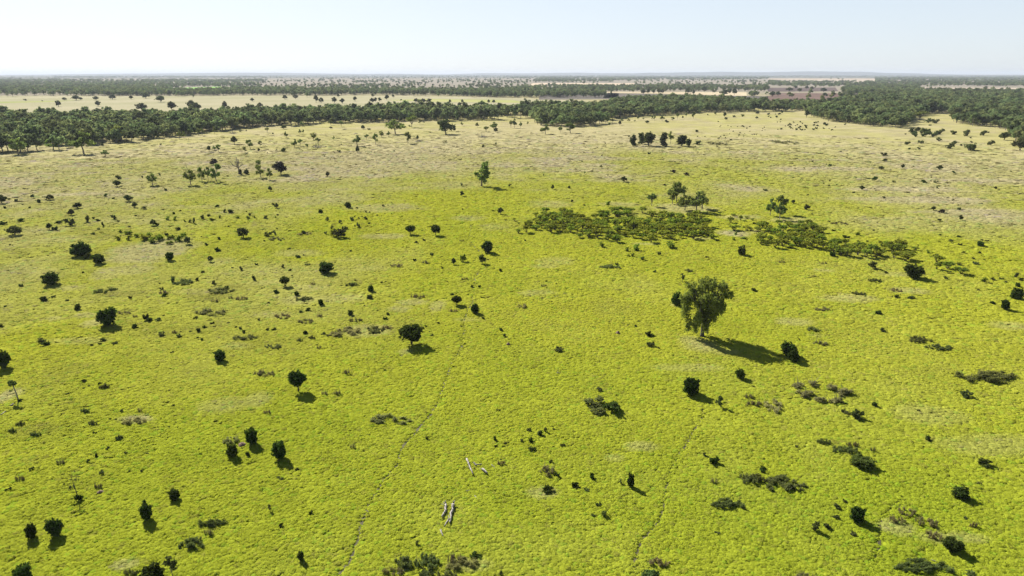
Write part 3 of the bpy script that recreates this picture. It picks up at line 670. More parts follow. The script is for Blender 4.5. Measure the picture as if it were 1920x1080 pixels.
# ------------------------------------------------------------------ what stands on the plain, as read off the photograph
# tile origin, then: kind x top bottom width (or kind x centre width), in quarter pixels from the tile's corner; |label
DATA = {
(0, 300): """U 1605 -12 40 60|purple-brown crown standing behind the row of bright gums|;V 1430 70 192 96|bushy bright gum at the left end of the short row;V 1515 50 165 66|slim bright gum second in the short row of gums;V 1562 48 160 50|thin bright gum between two others in the short row;V 1625 28 170 90|tallest bright gum at the right end of the short row
V 1145 100 195 84|lone bright gum standing apart from the short row of gums;K 880 148 200 72;S 1708 119 16;D 1240 208 232 26;D 1197 95 118 15;D 1065 115 135 15;S 885 128 46;S 850 112 12;S 305 122 12;S 575 150 8;S 630 156 12;S 363 155 10;S 410 166 8;R 1800 70 106 26;R 1847 68 106 36
K 15 255 328 74|dark spreading tree cut off by the photo's edge;D 120 288 312 28;G 243 250 278 42;K 378 255 303 58;R 290 295 322 26;D 343 298 18;D 322 277 14;D 68 291 24;D 35 340 365 20;S 345 335 14;S 362 337 12;S 388 332 14;S 183 371 16;D 222 356 22;D 85 346 10;D 108 346 10;D 125 341 9;S 170 330 18;D 438 351 9
K 585 318 366 72;K 537 366 418 54;K 963 257 315 66;K 1012 315 360 44;K 1082 345 373 42;G 788 240 275 38;D 850 278 294 24;S 813 299 14;S 725 270 12
S 660 415 468 38;D 702 435 26;D 735 438 460 40;S 770 458 500 22;S 852 402 448 36;S 885 455 28;S 443 445 478 62;S 522 425 492 68;K 372 470 526 44;D 407 495 530 40;G 160 430 462 72;D 20 462 490 56;G 10 452 470 30;K 115 485 567 106|wide dark spreading tree near the photo's left edge;D 638 475 18;S 590 470 10;S 610 500 10
G 740 512 30;G 692 535 560 36;D 970 497 24;K 1150 440 496 42;D 1175 462 494 34;O 905 512 545 36;O 962 520 560 62;O 1022 545 582 46;O 968 562 605 44;O 890 581 60;O 1085 548 605 92;O 1120 535 578 62;O 1135 572 625 82;O 1195 548 606 84;D 1250 540 570 34;O 1280 552 596 64;O 1270 598 635 60;O 1350 562 612 84;O 1375 535 578 44;K 1408 570 636 54
S 1330 493 528 42;O 1385 457 28;S 1425 435 472 26;S 1453 422 478 22;O 1253 418 452 46;O 1313 420 455 34;S 1525 412 445 40;S 1563 395 425 26;O 1648 405 438 26;G 1595 441 44;S 1685 365 395 24;R 1727 370 399 38;D 1847 387 18;O 1785 412 440 42;S 1873 390 418 26;O 1858 418 445 42;O 1905 410 436 22;D 1300 397 30;J 1225 376 32;D 1625 343 34;D 1690 338 12;S 1143 401 12;D 1190 409 16;S 1280 375 12;D 1350 379 22;S 1385 401 10;S 1470 401 10;S 1600 381 12;S 1635 378 10;D 1748 380 14;D 1017 416 22;D 1080 423 12;D 975 405 10;D 1075 455 16;S 835 445 10
K 1826 502 587 92|dark round-headed tree with a short trunk beyond the dry tan patch;R 602 615 722 134|big dark bush-like tree beside the dry tan patch;S 655 695 745 52;R 735 703 780 82|compact black bush close beside the big dark bush-like tree;R 1272 687 754 58|small black upright bush on the dry tan patch
D 1548 615 645 28;D 1630 648 688 44;K 1582 715 767 44;D 1716 498 22;D 1643 568 600 24;S 1510 575 16;R 377 840 938 112|large near-black bush alone below the pale grass strip
E 1375 880 940 118;S 1300 855 918 38;D 1480 880 910 30;D 1525 828 850 38;S 1600 898 932 32;S 1805 793 830 30;S 1745 806 22;D 1903 855 905 30;G 1195 926 20;E 745 960 996 94;E 845 950 980 66;S 790 995 28;B 1235 972 1002 84;S 1212 950 978 28;E 1650 945 1002 180;D 1700 938 968 36;D 1565 975 16
R 325 1025 1062 52;S 400 1022 32;S 370 1030 18;D 972 1018 1042 34;D 1230 1012 42;B 1805 1032 84;B 1735 1028 52;B 1615 1052 62;S 155 937 42;D 625 842 24;S 277 663 12;S 75 635 20;S 425 655 12;S 483 672 12;S 360 718 12;S 80 735 16;S 40 645 10;S 1380 970 12;S 1485 930 10;S 665 1000 10;S 497 715 10""",
(480, 300): """V 20 0 72 52|small bright gum behind the pair beside the purple-brown tree;V 35 40 138 68|left gum of the pale pair beside the purple-brown tree;V 104 60 153 54|right gum of the pale pair beside the purple-brown tree;U 188 8 114 116|broad purple-brown tree right of the pale gum pair;S 300 36 20;S 400 39 12;K 537 86 128 32|small dark tree alone on dry grass right of the purple-brown tree;K 107 195 235 34
H 1692 26 202 112|tall ragged gum standing alone with a long thin shadow;P 1540 172 200 20;K 1545 230 274 32;P 1903 176 207 20;D 1550 369 18;D 1775 381 20;K 1833 352 410 50
K 155 322 364 36;S 130 330 30;S 70 412 442 34;D 45 356 9;D 68 357 12;S 113 413 14;D 165 410 20;D 180 394 14;O 145 426 22;R 484 370 398 32;D 503 363 16;R 690 316 360 50;D 755 356 20;D 437 434 14;S 532 420 457 32;S 625 447 475 34;S 660 455 14;S 717 418 457 38;S 737 422 16;S 775 436 22;S 795 422 12;S 828 422 447 38;D 848 473 22;S 768 465 508 28;D 740 494 20;D 910 413 20;S 968 401 14;D 1015 403 16;S 825 384 22;S 850 391 20;S 955 328 352 22;S 990 338 16;S 1018 323 14;S 852 344 14
K 632 510 585 104|dark broad tree at the heart of the mixed clump in mid-field;O 580 500 572 58|brownish shrub leaning on the dark tree of the mixed clump;S 667 485 522 46;S 565 490 518 30;S 520 530 558 22;S 90 532 575 56;S 140 525 562 22;L 158 572 603 104;S 355 525 555 42;L 365 550 94;D 157 511 18;D 60 605 22;S 468 527 16;S 373 613 8
Q 1160 487 562 68|left one of the two round dark trees standing side by side;Q 1348 484 570 70|right one of the two round dark trees standing side by side;D 1245 530 18;D 1198 602 625 28;D 1262 588 608 24;S 1065 470 9;D 1100 460 10;S 948 454 10
R 1735 605 695 82|tall black bush just right of the cattle track in mid-field;S 1318 685 717 28;K 1483 732 787 46;O 1552 690 765 54;K 1698 705 782 56|dark tree standing right on the line of the main cattle track;S 1740 745 20;D 1190 735 758 28;D 1830 810 836 34;S 1400 810 24;B 1275 763 64
R 525 760 850 104|large dense bush with a black shadow in the left half;Q 220 868 950 68|single round green tree with a small separate shadow;D 315 705 735 46;S 358 712 20;D 248 655 674 26;S 203 775 810 28;D 255 812 836 30;D 5 770 792 22;S 253 763 18;D 708 679 24;R 860 938 990 46;R 852 1010 1043 46;D 940 916 26;S 972 912 22;S 1033 902 14
D 150 965 1000 42;R 305 985 1020 36;E 360 1015 1056 112;E 725 915 946 92;R 485 1045 1092 36;B 425 926 40;B 1210 1002 1036 104;G 1470 990 1018 42;Q 1507 1013 1092 70|small round-headed tree left of the main cattle track;S 125 796 12;S 150 828 12;D 270 868 20;S 595 766 18;S 430 905 12;S 325 966 10;S 385 900 12;S 885 850 8;S 950 802 14;S 745 900 22;D 1620 945 30;D 1675 945 30;B 1560 887 46;B 1540 602 36;S 1395 786 12;D 1435 911 14;S 1650 855 12;B 1055 788 86;L 385 778 42""",
(960, 300): """K 840 120 167 50|dark rounded tree on dry grass beyond the clump of gums;D 525 12 17;D 1222 13 18;V 667 35 64 22;V 545 85 106 24;V 510 80 14;V 525 92 14;P 235 105 122 16;P 720 108 122 14;K 305 184 222 28;K 428 190 219 22;K 450 295 322 22;D 545 337 20;S 285 249 10;U 1210 72 99 38;D 1190 80 14;U 1307 90 118 40;U 1142 182 194 26;D 1618 46 10;S 1650 212 12;S 845 210 6
V 1235 160 320 130|tallest gum at the back of the clump above the thicket;V 1203 232 336 84|slender pale gum at the left front of the gum clump;T 1295 252 380 108|round gum in the middle of the gum clump;T 1385 238 392 130|broad dark gum at the right front of the gum clump;T 1425 228 372 120|gum leaning out behind the broad dark one of the clump;T 1047 250 350 76|small umbrella-shaped gum left of the gum clump;J 1105 310 34
S 1903 212 232 36;D 1685 312 14;S 1550 296 10;W 180 390 430 52;W 208 425 442 32;W 130 448 488 58;D 102 460 486 22;W 50 465 486 22;W 15 432 460 32;W 240 457 32;O 725 308 340 46;O 675 608 656 52;O 927 622 680 72;O 860 645 686 42;O 905 688 726 34;O 872 713 30;G 978 710 750 44;O 1190 600 660 104;S 1105 675 715 28;D 1395 698 16;D 1512 698 16;S 1465 680 10;S 1460 726 28
R 1725 646 714 60|black upright bush with a slanting shadow below the thicket;E 735 778 815 140;D 785 768 790 26;G 1068 815 846 28;E 1325 810 838 50;D 955 833 12;S 1015 830 12;P 1277 853 920 34|green sapling with a thin shadow beyond the big weeping gum;D 1822 958 987 48;J 45 622 42;D 100 603 22;J 215 1025 66;J 335 1018 56;J 385 996 62;J 478 1026 40;B 235 937 44;D 260 910 20;S 330 927 20;D 390 906 16
W 1660 400 422 38;W 1715 415 456 42;W 1760 420 442 42;W 1640 425 472 62;W 1805 435 458 32;W 1670 485 532 92;W 1760 490 530 72;W 1790 505 536 42;O 1680 550 34;O 1660 575 602 38;O 1740 572 592 62;D 1820 465 486 36;W 1505 510 527 42;O 1500 545 592 52;D 1540 590 610 38""",
(1440, 300): """T 15 283 422 82|left gum of the trio beside the wattle thicket;T 97 266 410 84|back gum of the trio beside the wattle thicket;T 88 322 452 84|front dark gum of the trio beside the wattle thicket;K 188 295 332 36;S 280 352 62;S 332 403 18;K 333 2 18 18;G 460 35 32;D 437 30 12;K 850 45 74 46;K 875 -12 15 38;K 1010 32 64 28;D 1092 46 14;K 1285 36 77 46|dark tree alone on the dry grass near the photo's right side;G 1395 87 34;S 1190 58 8;D 1825 83 14
G 797 108 156 42;G 755 142 22;S 655 126 20;D 865 134 16;S 942 161 26;S 1290 137 20;D 1225 129 14;D 1272 158 18;S 1255 166 32;D 1175 160 40;D 1220 155 14;K 702 188 228 38;D 800 214 14;D 1272 207 18;K 1704 195 220 24;D 125 244 16;S 460 251 12;D 585 247 10;S 640 241 24;D 1893 252 16;D 465 154 16;D 70 148 12;D 112 142 10;D 420 175 16;D 455 190 20;D 172 202 12;S 300 258 20;S 450 284 16;D 870 278 26;D 1370 265 10;D 1388 299 22;S 1123 278 10
K 1238 345 382 42;U 1302 368 398 52;K 1443 408 456 32;D 1287 446 32;S 1435 363 36;S 1662 406 16;D 410 461 12;S 455 457 24;B 545 460 486 114;D 645 461 14;S 775 461 10;S 820 467 14;W 410 495 548 72;W 370 540 582 46;W 318 555 592 52;D 495 527 26;D 592 562 588 54;O 675 530 570 44;S 793 528 20;R 484 690 725 46;O 675 605 32;O 742 608 32;O 850 600 632 52;W 1105 648 682 64;W 1035 665 702 52;O 1200 688 38;S 1030 606 24;D 1127 638 16
W 1270 705 772 112;W 1350 758 818 92;W 1270 765 822 62;W 1430 765 792 54;W 1450 800 862 122;W 1350 825 852 54;D 1290 563 24;D 1432 562 582 34;S 1370 603 34;D 1438 632 30;S 1385 623 20;R 1593 608 650 52|small black bush by itself far out on the right;D 1600 599 22;D 1640 605 26;D 1585 693 32;S 1635 697 18;O 1468 675 702 36;S 1540 735 32;S 1565 755 787 52;S 1620 746 20
R 1095 783 888 130|big round olive-dark bush at the tail of the thicket;K 780 755 818 62;S 885 840 34;E 800 880 916 86;B 960 950 986 84;D 970 1023 42;S 1075 1020 1046 62;E 685 996 90;O 1625 868 918 54;S 1695 880 906 42;S 1868 830 884 32;D 1900 892 42;S 1750 888 32;S 1780 912 26;D 1880 937 50;S 1330 882 40;S 1375 963 20;S 1580 972 26;R 1870 962 1044 88|ragged dark bush cut by the photo's right edge;D 1683 1068 32;B 100 760 44;B 425 770 44""",
(0, 550): """R 803 110 245 132|large black bush with a pale bare ring on the left;R 18 428 560 92|black bush cut off by the photo's left edge;R 580 80 126 46;S 500 50 30;D 247 124 18;G 35 98 28;D 12 242 42;B 935 125 158 100;B 1010 166 38;D 1090 150 206 42;D 1120 175 212 46;D 1015 245 54;S 1187 192 48;D 1227 167 20;B 1570 104 164 224|long dark brown scrub heap in the left half;D 1467 180 36
D 1590 224 32;R 1487 260 292 30;D 1535 250 36;D 1607 248 24;S 1712 219 24;D 1770 250 24;D 1800 262 30;S 1790 232 12;D 1830 287 36;D 1877 252 16;S 1210 280 324 62;D 1125 297 20;S 1160 312 16;S 1340 315 46;S 1355 287 20;B 1310 285 44;S 1430 285 26;D 1482 333 22;D 1517 345 30;L 1830 305 340 184
S 312 330 370 68|bluish-grey half of the small shrub pair on the left;D 345 352 392 64|dark half of the small shrub pair on the left;D 780 346 42;D 750 376 32;D 687 386 30;S 862 355 386 58;R 1643 426 510 88|small round black bush alone in open grass left of centre;S 1290 441 28;S 100 450 14;S 783 450 14;D 150 802 40
D 622 640 668 44;G 665 692 28;G 627 711 24;D 753 672 32;E 780 672 714 66;S 505 750 28;S 1727 702 16;E 635 872 64;S 912 860 892 28;S 1300 838 32;B 1045 868 32;D 820 942 24;S 868 946 28;S 1210 938 22;L 1010 925 990 170;E 690 965 66;D 1612 958 32;D 1655 972 26;S 1265 1000 26;S 1315 965 16;D 713 1045 32;E 150 970 60;E 265 1050 74;E 90 1022 60;E 895 1072 46""",
(480, 550): """R 1642 76 152 66|black bush touching the main cattle track on its right;R 485 45 84 36;R 708 126 166 38;L 675 243 336 218|widest grey-olive scrub hummock left of the round tree;E 890 228 300 112;B 985 250 84;R 370 278 306 34;E 325 345 42;E 417 325 48;S 540 312 28;S 505 300 38;B 205 145 186 112;B 380 182 222 104;B 478 165 42;L 125 372 412 114;D 135 265 38;D 80 270 30;R 990 144 166 22;D 970 186 36;B 740 195 94
Q 1163 236 390 176|big round-crowned tree with a black oval shadow left of centre;Q 316 580 742 120|lollipop-shaped tree on a thin bare trunk with a detached shadow
S 240 108 14;D 265 120 16;S 300 110 14;D 340 135 32;D 390 118 44;S 650 72 16;S 815 92 16;D 910 126 18;D 1183 92 16;S 25 196 28;S 90 72 28;S 1240 237 22;D 1277 245 24;D 1365 220 28;S 1427 243 16;S 1300 288 18;S 1320 310 30;S 1540 245 22;D 1707 186 32;B 1475 125 66;D 1585 272 14;G 1835 248 284 44;G 1865 310 40;M 1892 368 390 34|reddish termite mound between the track and the big gum;D 1563 378 24;S 900 380 24;S 963 350 20;S 650 348 16
D 965 573 28;B 675 570 606 54;S 1005 583 20;L 1010 893 978 276|dense olive scrub hedge right of the lollipop-shaped tree;S 1815 876 32;B 85 882 46;B 515 742 46;B 605 742 64;B 55 592 150;B 470 398 34""",
(960, 550): """R 1240 -8 92 88|dark bush half hidden behind the big weeping gum;D 1030 278 326 66|dark green shrub left of the big weeping gum's trunk;S 1040 353 402 60;S 1100 408 30;M 795 282 306 36|dark red termite mound left of the big weeping gum;S 360 393 440 80;L 75 70 112 60;J 210 80 44;D 828 226 16;S 870 237 20;S 925 242 26;D 948 208 22;S 620 775 850 150|pale leafy half of the large shrub mass below centre;D 740 790 890 150|dark half of the large shrub mass below centre;S 650 848 900 120;S 650 715 54
R 1345 628 762 128|round black bush with long shadow below the big weeping gum;P 1562 778 860 46|sparse sapling with a thin shadow below the round black bush;P 1530 796 838 18;R 1713 565 642 74|small black bush near the tip of the big gum's shadow;B 1780 748 786 70;B 1820 798 850 130;J 345 586 74;J 425 700 50;S 130 1020 46;S 210 1020 1064 48;S 245 1000 1042 32;S 315 1016 28""",
(1440, 550): """R 158 368 475 110|upright half of the dark bush beside the big gum's shadow;R 192 420 512 88|lower half of the dark bush beside the big gum's shadow;L 400 92 130 114;E 345 243 290 84;D 235 345 22;B 400 350 394 110;R 830 130 160 52;E 1140 312 378 150|upper part of the straggling green scrub on the right;E 1280 368 426 176|lower part of the straggling green scrub on the right;E 1640 552 662 390|longest low green scrub bank near the photo's right edge;R 1780 46 124 58|upright black bush with a streak of shadow far right;R 1685 58 80 34;S 1492 712 784 96;B 390 638 812 380|wide brown scrub tangle right of the round black bush;L 30 762 888 140;S 590 868 906 74;S 672 855 945 108;R 800 812 850 38;D 575 828 32;S 1130 876 32;S 660 420 22;S 870 275 50""",
(0, 810): """R 1883 -30 95 88|upper black bush of the three close together, lower left;R 1740 90 188 82|left black bush of the three close together, lower left;L 1735 18 86 106;M 1815 76 106 62|reddish bare mound between the three black bushes;D 1857 138 184 36;R 1098 532 660 92|tall black bush with shadow merged below it, bottom left;R 1300 430 512 86|round black bush in the open, bottom left quarter;R 405 652 785 108|right one of two black bushes in the bottom left corner;R 230 688 800 78|slim left one of two black bushes, bottom left corner;D 590 455 518 62|green foot shrub around the spindly bare sapling's base;M 750 434 462 46|pinkish earth mound beside the spindly bare sapling
S 895 22 60 54;D 725 157 188 28;D 660 218 38;S 945 140 166 26;D 515 265 26;S 235 256 288 38;S 810 122 40;S 760 280 318 44;S 1060 280 302 24;S 970 292 26;B 455 216 56;D 60 415 448 44;D 1140 320 22;S 1108 158 26;D 1505 162 26;B 150 340 64;B 730 395 54;S 680 350 22;E 1440 775 888 166|large dark scrub clump low on the left side;E 1590 645 695 190|dark scrub streak just above the large dark scrub clump;B 1565 745 76;R 168 990 1150 136|black bush cut by the photo's bottom edge in the left corner;R 1135 998 1150 168|broad dark bush cut by the bottom edge, left of the sapling;P 1297 945 1090 70|dark slender tree at the bottom edge beside the broad bush;D 615 806 28;S 685 806 18;S 775 848 22;L 970 1022 1062 104""",
(480, 810): """R 170 70 205 102|right black bush of the three close together, lower left;D 310 266 292 38;S 185 330 358 54;P 108 548 596 24;D 410 588 624 32;D 188 680 718 34;R 335 892 968 48|small dark reddish bush alone near the bottom edge;S 1280 24 56 28;D 1795 26 66 28;D 1800 92 114 28;S 1870 70 92 22;B 1835 222 54;E 1285 890 1030 150|black-hearted patch of the thick scrub at the bottom edge;E 1120 910 1020 150;S 1280 1020 1100 110;D 1645 895 956 92;B 1490 900 985 110;E 1430 1010 1130 130;L 1560 930 1040 240;S 1210 815 855 34;B 725 100 44;B 1040 1010 1060 150;S 1840 1030 1080 30""",
(960, 810): """D 140 38 78 48;D 150 102 142 72;S 70 42 76 30;D 215 -12 32 44;S 380 80 110 38;B 265 240 340 110;D 335 302 336 42;S 290 206 236 32;D 270 392 456 92|dark leafy shrub right of the pale fallen trunks;D 475 370 422 68;D 605 308 358 52;S 565 412 446 54;R 893 315 412 52|upright dark bush left of the second cattle track;P 815 358 392 22;S 650 522 560 46;G 690 568 632 62;G 615 606 640 44;D 1515 182 246 76;S 1450 154 188 34;B 1515 340 376 54;S 1565 418 32;E 1620 484 582 214;E 1775 295 392 110;E 1850 300 380 110;D 1885 262 304 74;B 1100 925 1000 170;G 1050 1010 1130 190;S 1540 738 772 54;S 650 290 22""",
(1440, 810): """E 425 42 90 92;E 570 90 158 172;B 640 66 106 90;R 715 172 272 176|low wide black bush below the small dark scrub pair;E 130 308 462 264|broad dark scrub mass right of the second cattle track;D 1208 26 70 52;D 1628 190 264 108;R 1450 412 508 118|olive-dark bush with shadow near the right edge, low down;R 672 556 676 108|dark bush with long slanting shadow in the lower right;R 1392 788 905 136|lowest dark bush with slanting shadow in the right corner;S 515 532 582 62;S 575 498 534 48;S 515 612 660 62;S 365 655 742 64;S 445 680 734 62;S 645 742 782 54;B 965 615 682 114;B 1040 550 628 114;B 1200 625 710 146;B 1245 722 806 94;E 1170 938 1072 370|thick tangled scrub with a white stick at the bottom edge;G 1510 1030 1090 104;S 215 105 38;B 790 125 44;S 1585 385 44;S 1480 645 44;B 1545 692 66;B 280 1070 160""",
(0, 120): """K 440 272 322 42;S 188 266 22;S 317 275 12;K 485 249 273 38;K 570 244 273 64;K 605 248 271 32;K 722 242 273 44;K 735 277 319 40;K 845 229 266 52;K 985 237 265 36;K 1095 213 261 58;K 1205 239 287 82;K 1068 293 352 86;K 1292 281 348 82;K 1440 270 340 66;K 1475 290 352 84;K 1688 279 338 42;K 1712 313 342 36;K 1893 254 281 30;K 1330 160 189 36
K 770 590 619 20;V 790 644 698 52|leafy young gum standing just out from the wood's edge;K 1757 539 602 48;V 1877 567 639 58;K 1568 611 656 36;V 1608 614 651 28;V 1638 604 660 46;J 1585 654 66;V 1838 620 670 36;J 1515 653 52;J 1740 506 84;S 1803 503 18;D 1847 498 14;S 1237 656 8;S 1290 668 10;S 1205 600 20;D 970 696 10;D 910 779 9;D 1415 562 10;T 1345 500 562 34;T 1380 505 562 32;T 1160 520 558 24;T 1185 525 560 22;T 1430 488 540 34;T 1490 480 536 30;T 1520 485 540 26;T 1610 470 524 26
T 140 556 682 124|spreading gum at the wood's front edge, far left;T 628 508 676 168|big forked gum leaning out at the front of the wood;V 400 560 645 116|bright bushy gum on the wood's edge beside the forked one;T 905 455 582 150|dark broad gum at the wood's edge right of the forked one;S 1103 671 9;D 1247 786 8""",
(480, 120): """K 32 288 331 42;K 218 232 266 44;K 297 226 263 40;K 405 224 241 22;K 452 230 291 36;K 490 250 293 40;K 590 248 294 40;K 618 224 249 22;K 648 256 298 38;K 743 242 281 32;K 876 221 248 26;K 872 254 294 38;K 897 250 286 28;K 929 250 283 26;K 982 229 272 36;K 1028 229 251 24;D 1086 267 16;K 1200 257 291 42;K 1255 258 293 42;K 1297 258 295 40;K 1455 265 294 24;K 1547 264 291 22;K 1527 286 322 38;K 1745 265 293 22;K 1783 268 293 32
T 1045 418 527 144|wide oak-shaped gum standing out in front of the wood;K 1425 412 528 124|dark rounded gum standing clear of the wood;T 1168 386 476 78;T 345 428 467 36;K 210 460 489 50;T 85 476 516 34;D 126 518 16;T 228 504 556 38;T 328 488 526 26;T 355 488 526 20;T 433 514 571 52;T 290 560 630 52;T 332 564 619 36;T 467 554 606 42;J 440 607 104;T 385 598 643 24;T 32 576 625 34;K 22 631 659 22;S 210 622 659 48;S 153 640 14;D 85 663 10;D 150 663 10;T 582 538 571 26;D 640 600 10;S 590 664 12;S 622 640 663 26;T 760 536 617 74;K 762 613 667 34;T 640 426 471 32;T 562 425 460 32;K 562 468 486 28;K 803 456 491 32;S 848 485 24;J 655 486 44;T 830 528 571 36;T 897 523 607 46;T 942 498 552 42;T 993 503 549 28;T 1140 511 600 58;K 1212 533 571 24;J 1210 567 84;K 1487 459 509 26;T 1545 432 466 28;T 1660 438 476 30;T 1725 468 509 42;T 1785 435 501 62;K 1798 476 513 34;J 1685 535 84;K 1703 603 632 22;P 1800 588 611 16;S 862 423 16;T 1695 408 436 20;T 1912 423 481 32;D 822 655 9;D 708 671 9;D 688 690 10;D 636 695 9;D 650 693 8;D 563 703 10;D 512 690 14;D 1035 650 12;D 350 648 9;D 463 632 9;S 525 620 12;D 1847 627 8;S 1120 470 18;S 1150 462 20;S 1260 435 12;T 1230 418 454 26""",
(960, 120): """T 250 448 527 68;T 437 445 520 84;T 20 408 481 42;T 65 433 481 26;T 118 428 461 16;T 362 463 516 32;K 220 485 511 28;T 730 438 471 20;T 715 403 441 26;T 752 398 446 22;K 808 423 461 28;T 825 410 436 24;T 875 406 436 24;T 920 418 436 16;K 1015 423 447 34;T 985 403 421 18;T 945 388 421 18;T 1050 388 421 20;T 1068 386 426 20;T 1125 378 430 36;D 1160 426 32;T 1205 398 426 32;T 1240 368 416 26;K 1280 388 408 16;T 1305 368 406 18;T 1360 363 411 38;K 1595 360 399 28;K 1603 398 421 26;K 1665 384 403 24;D 1548 430 12;S 1730 383 30;K 1835 393 411 26;K 1840 358 376 32;D 1468 378 14;T 1525 363 386 22
C 905 528 617 58|left dark tree of the dark clump in the middle distance;C 975 512 604 64|tall dark tree just left of the dark clump's broadest tree;C 1025 508 617 104|broadest tree of the dark clump in the middle distance;C 1130 510 620 68|dark columnar tree in the middle of the dark clump;T 1188 506 599 50|thin grey gum behind the right half of the dark clump;C 1270 530 617 88|dense round-headed tree right of the dark clump's centre;C 1322 558 627 50|lowest tree at the right end of the dark clump;S 878 538 24;S 780 529 10;D 700 593 12;S 770 620 12;D 417 586 8;D 273 656 11;S 463 626 9;D 640 625 9;D 490 670 11;D 540 665 10;D 560 685 13;D 600 666 8;S 675 685 16;S 393 688 10;S 365 618 9;S 505 630 8;D 1030 668 24;D 1112 664 9;D 1157 664 9;D 1125 700 14;S 910 690 9;S 847 688 8;S 772 690 9;D 1620 712 10;D 1540 615 16;D 1640 567 20;S 1437 680 10;S 1400 585 52;B 1540 592 114;S 1550 554 18;S 1750 580 9;D 1385 501 28;D 1760 480 14;D 1735 465 20;D 1785 466 14;S 1620 460 9;S 1565 460 10
K 1590 188 237 62;K 1627 188 225 34;K 1668 183 230 42;K 1318 186 221 38;K 1362 193 232 22;K 985 192 227 42;K 1020 188 222 30;K 1060 192 222 24;K 1100 185 222 40;K 1128 186 222 26;K 1262 172 202 30;K 1395 170 200 36;K 1440 170 212 40""",
(1440, 120): """K 160 176 206 52;K 205 162 185 34;K 235 180 209 38;K 290 163 189 28;K 328 168 193 32;K 418 178 211 52;T 298 216 263 42;T 180 220 259 28;T 400 233 282 28;T 475 216 260 48;K 560 214 276 70;K 610 212 272 60;K 497 248 292 38;K 30 205 245 60;K 75 205 240 40
K 290 343 402 42|dark tree standing just left of the right-hand wood's tip;T 1135 352 422 104;S 1205 420 50;S 1255 425 50;D 1050 395 20;S 1215 456 20;S 1390 509 52;S 1500 516 62;S 1620 516 52;D 1655 511 18;D 1030 524 14;D 1520 551 16;S 1285 562 42;S 1395 586 42;S 1370 610 64;D 1450 606 22;S 1510 611 94;S 1525 583 20;S 1670 590 52;S 1045 591 42;S 1150 580 42;G 1062 622 642 28;S 1130 629 32;S 870 673 42;D 545 655 15;D 597 673 12;D 50 691 14;B 120 581 154;D 270 716 10;S 435 600 10;S 580 450 20
K 1770 508 572 84|dark spreading tree at the foot of the right-hand wood;K 1890 556 648 120|low dense tree at the right edge in front of the wood;S 1095 505 62;S 1110 525 52;S 1150 500 60;S 1180 520 62;S 1215 505 50;S 1240 522 60;S 1275 510 50;S 1300 500 44;S 1180 490 40;S 1130 486 50""",
}
# clusters of tiny shrubs too small to read one by one in the photo: kind, x0, x1, y0, y1 (photo pixels), number, width in quarter pixels
CLUSTERS = [('D', 1457, 1566, 228, 243, 52, 9, 20), ('D', 1440, 1472, 210, 224, 12, 10, 20), ('D', 1350, 1440, 236, 256, 16, 7, 12), ('S', 1300, 1420, 250, 264, 12, 8, 14), ('S', 60, 900, 330, 440, 26, 8, 14), ('S', 1480, 1900, 280, 380, 22, 8, 14)]

# ------------------------------------------------------------------ landmarks that the labels lean on
LANDMARKS = [('the big weeping gum', 1316, 632), ('the big round-crowned tree', 771, 640), ('the lollipop-shaped tree', 560, 735), ('the tall ragged lone gum', 903, 350),
 ('the gum clump above the thicket', 1300, 393), ('the gum trio by the thicket', 1455, 402), ('the short row of bright gums', 385, 343), ('the bare dead tree', 448, 325),
 ('the broad purple-brown tree', 527, 327), ('the dark clump in mid-distance', 1237, 272), ('the large wattle thicket', 1180, 430), ('the long second thicket', 1560, 465),
 ('the small olive thicket', 305, 440), ('the twin fallen trunks', 840, 968), ('the white fallen limbs', 895, 880), ('the spindly bare sapling', 146, 935), ('the slender mop-topped tree', 35, 745),
 ('the three close black bushes', 480, 835), ('the mixed mid-field clump', 636, 440), ('the two round dark trees', 795, 438), ('the big bush by the tan patch', 150, 475),
 ('the black bush with bare ring', 202, 605), ('the widest scrub hummock', 649, 625), ('the big olive-dark round bush', 1713, 512), ('the bush beside the gum shadow', 1480, 670),
 ('the longest green scrub bank', 1850, 702), ('the broad dark scrub mass', 1465, 908), ('the dense olive scrub hedge', 733, 785), ('the round long-shadowed bush', 1296, 735),
 ('the large shrub mass', 1130, 760), ('the brown scrub tangle', 1540, 730), ('the large dense bush', 612, 505), ('the tall black trackside bush', 914, 470), ('the round dark tree', 455, 440),
 ('the black bush far right', 1885, 578), ('the clear-standing dark gum', 838, 250), ('the oak-shaped gum', 741, 250), ('the spreading edge gum', 35, 290), ('the forked edge gum', 155, 288),
 ('the right wood', 1700, 240), ('the middle belt clump', 1065, 235), ('the far ploughed field', 1510, 182), ('the low wide black bush', 1618, 865), ('the olive-dark right bush', 1805, 928),
 ('the lower right slanting bush', 1608, 965), ('the lowest right bush', 1788, 1025), ('the leafy shrub near pale trunks', 1027, 915), ('the bottom-edge scrub', 800, 1055), ('the two bottom-corner bushes', 78, 990),
 ('the large dark scrub clump', 360, 1015), ('the bottom-left tall bush', 274, 970), ('the lone gum', 286, 347), ('the cut spreading tree', 4, 378), ('the wide left spreading tree', 29, 438),
 ('the large near-black bush', 94, 525), ('the long brown scrub heap', 392, 583), ('the black bush below the thicket', 1391, 475), ('the dark tree beyond the clump', 1170, 339), ('the lone right-side tree', 1761, 316),
 ('the tiny shrub swarm', 1510, 236), ('the far pale paddock', 700, 190), ('the small black lone bush', 410, 668), ('the trackside black bush', 891, 580)]
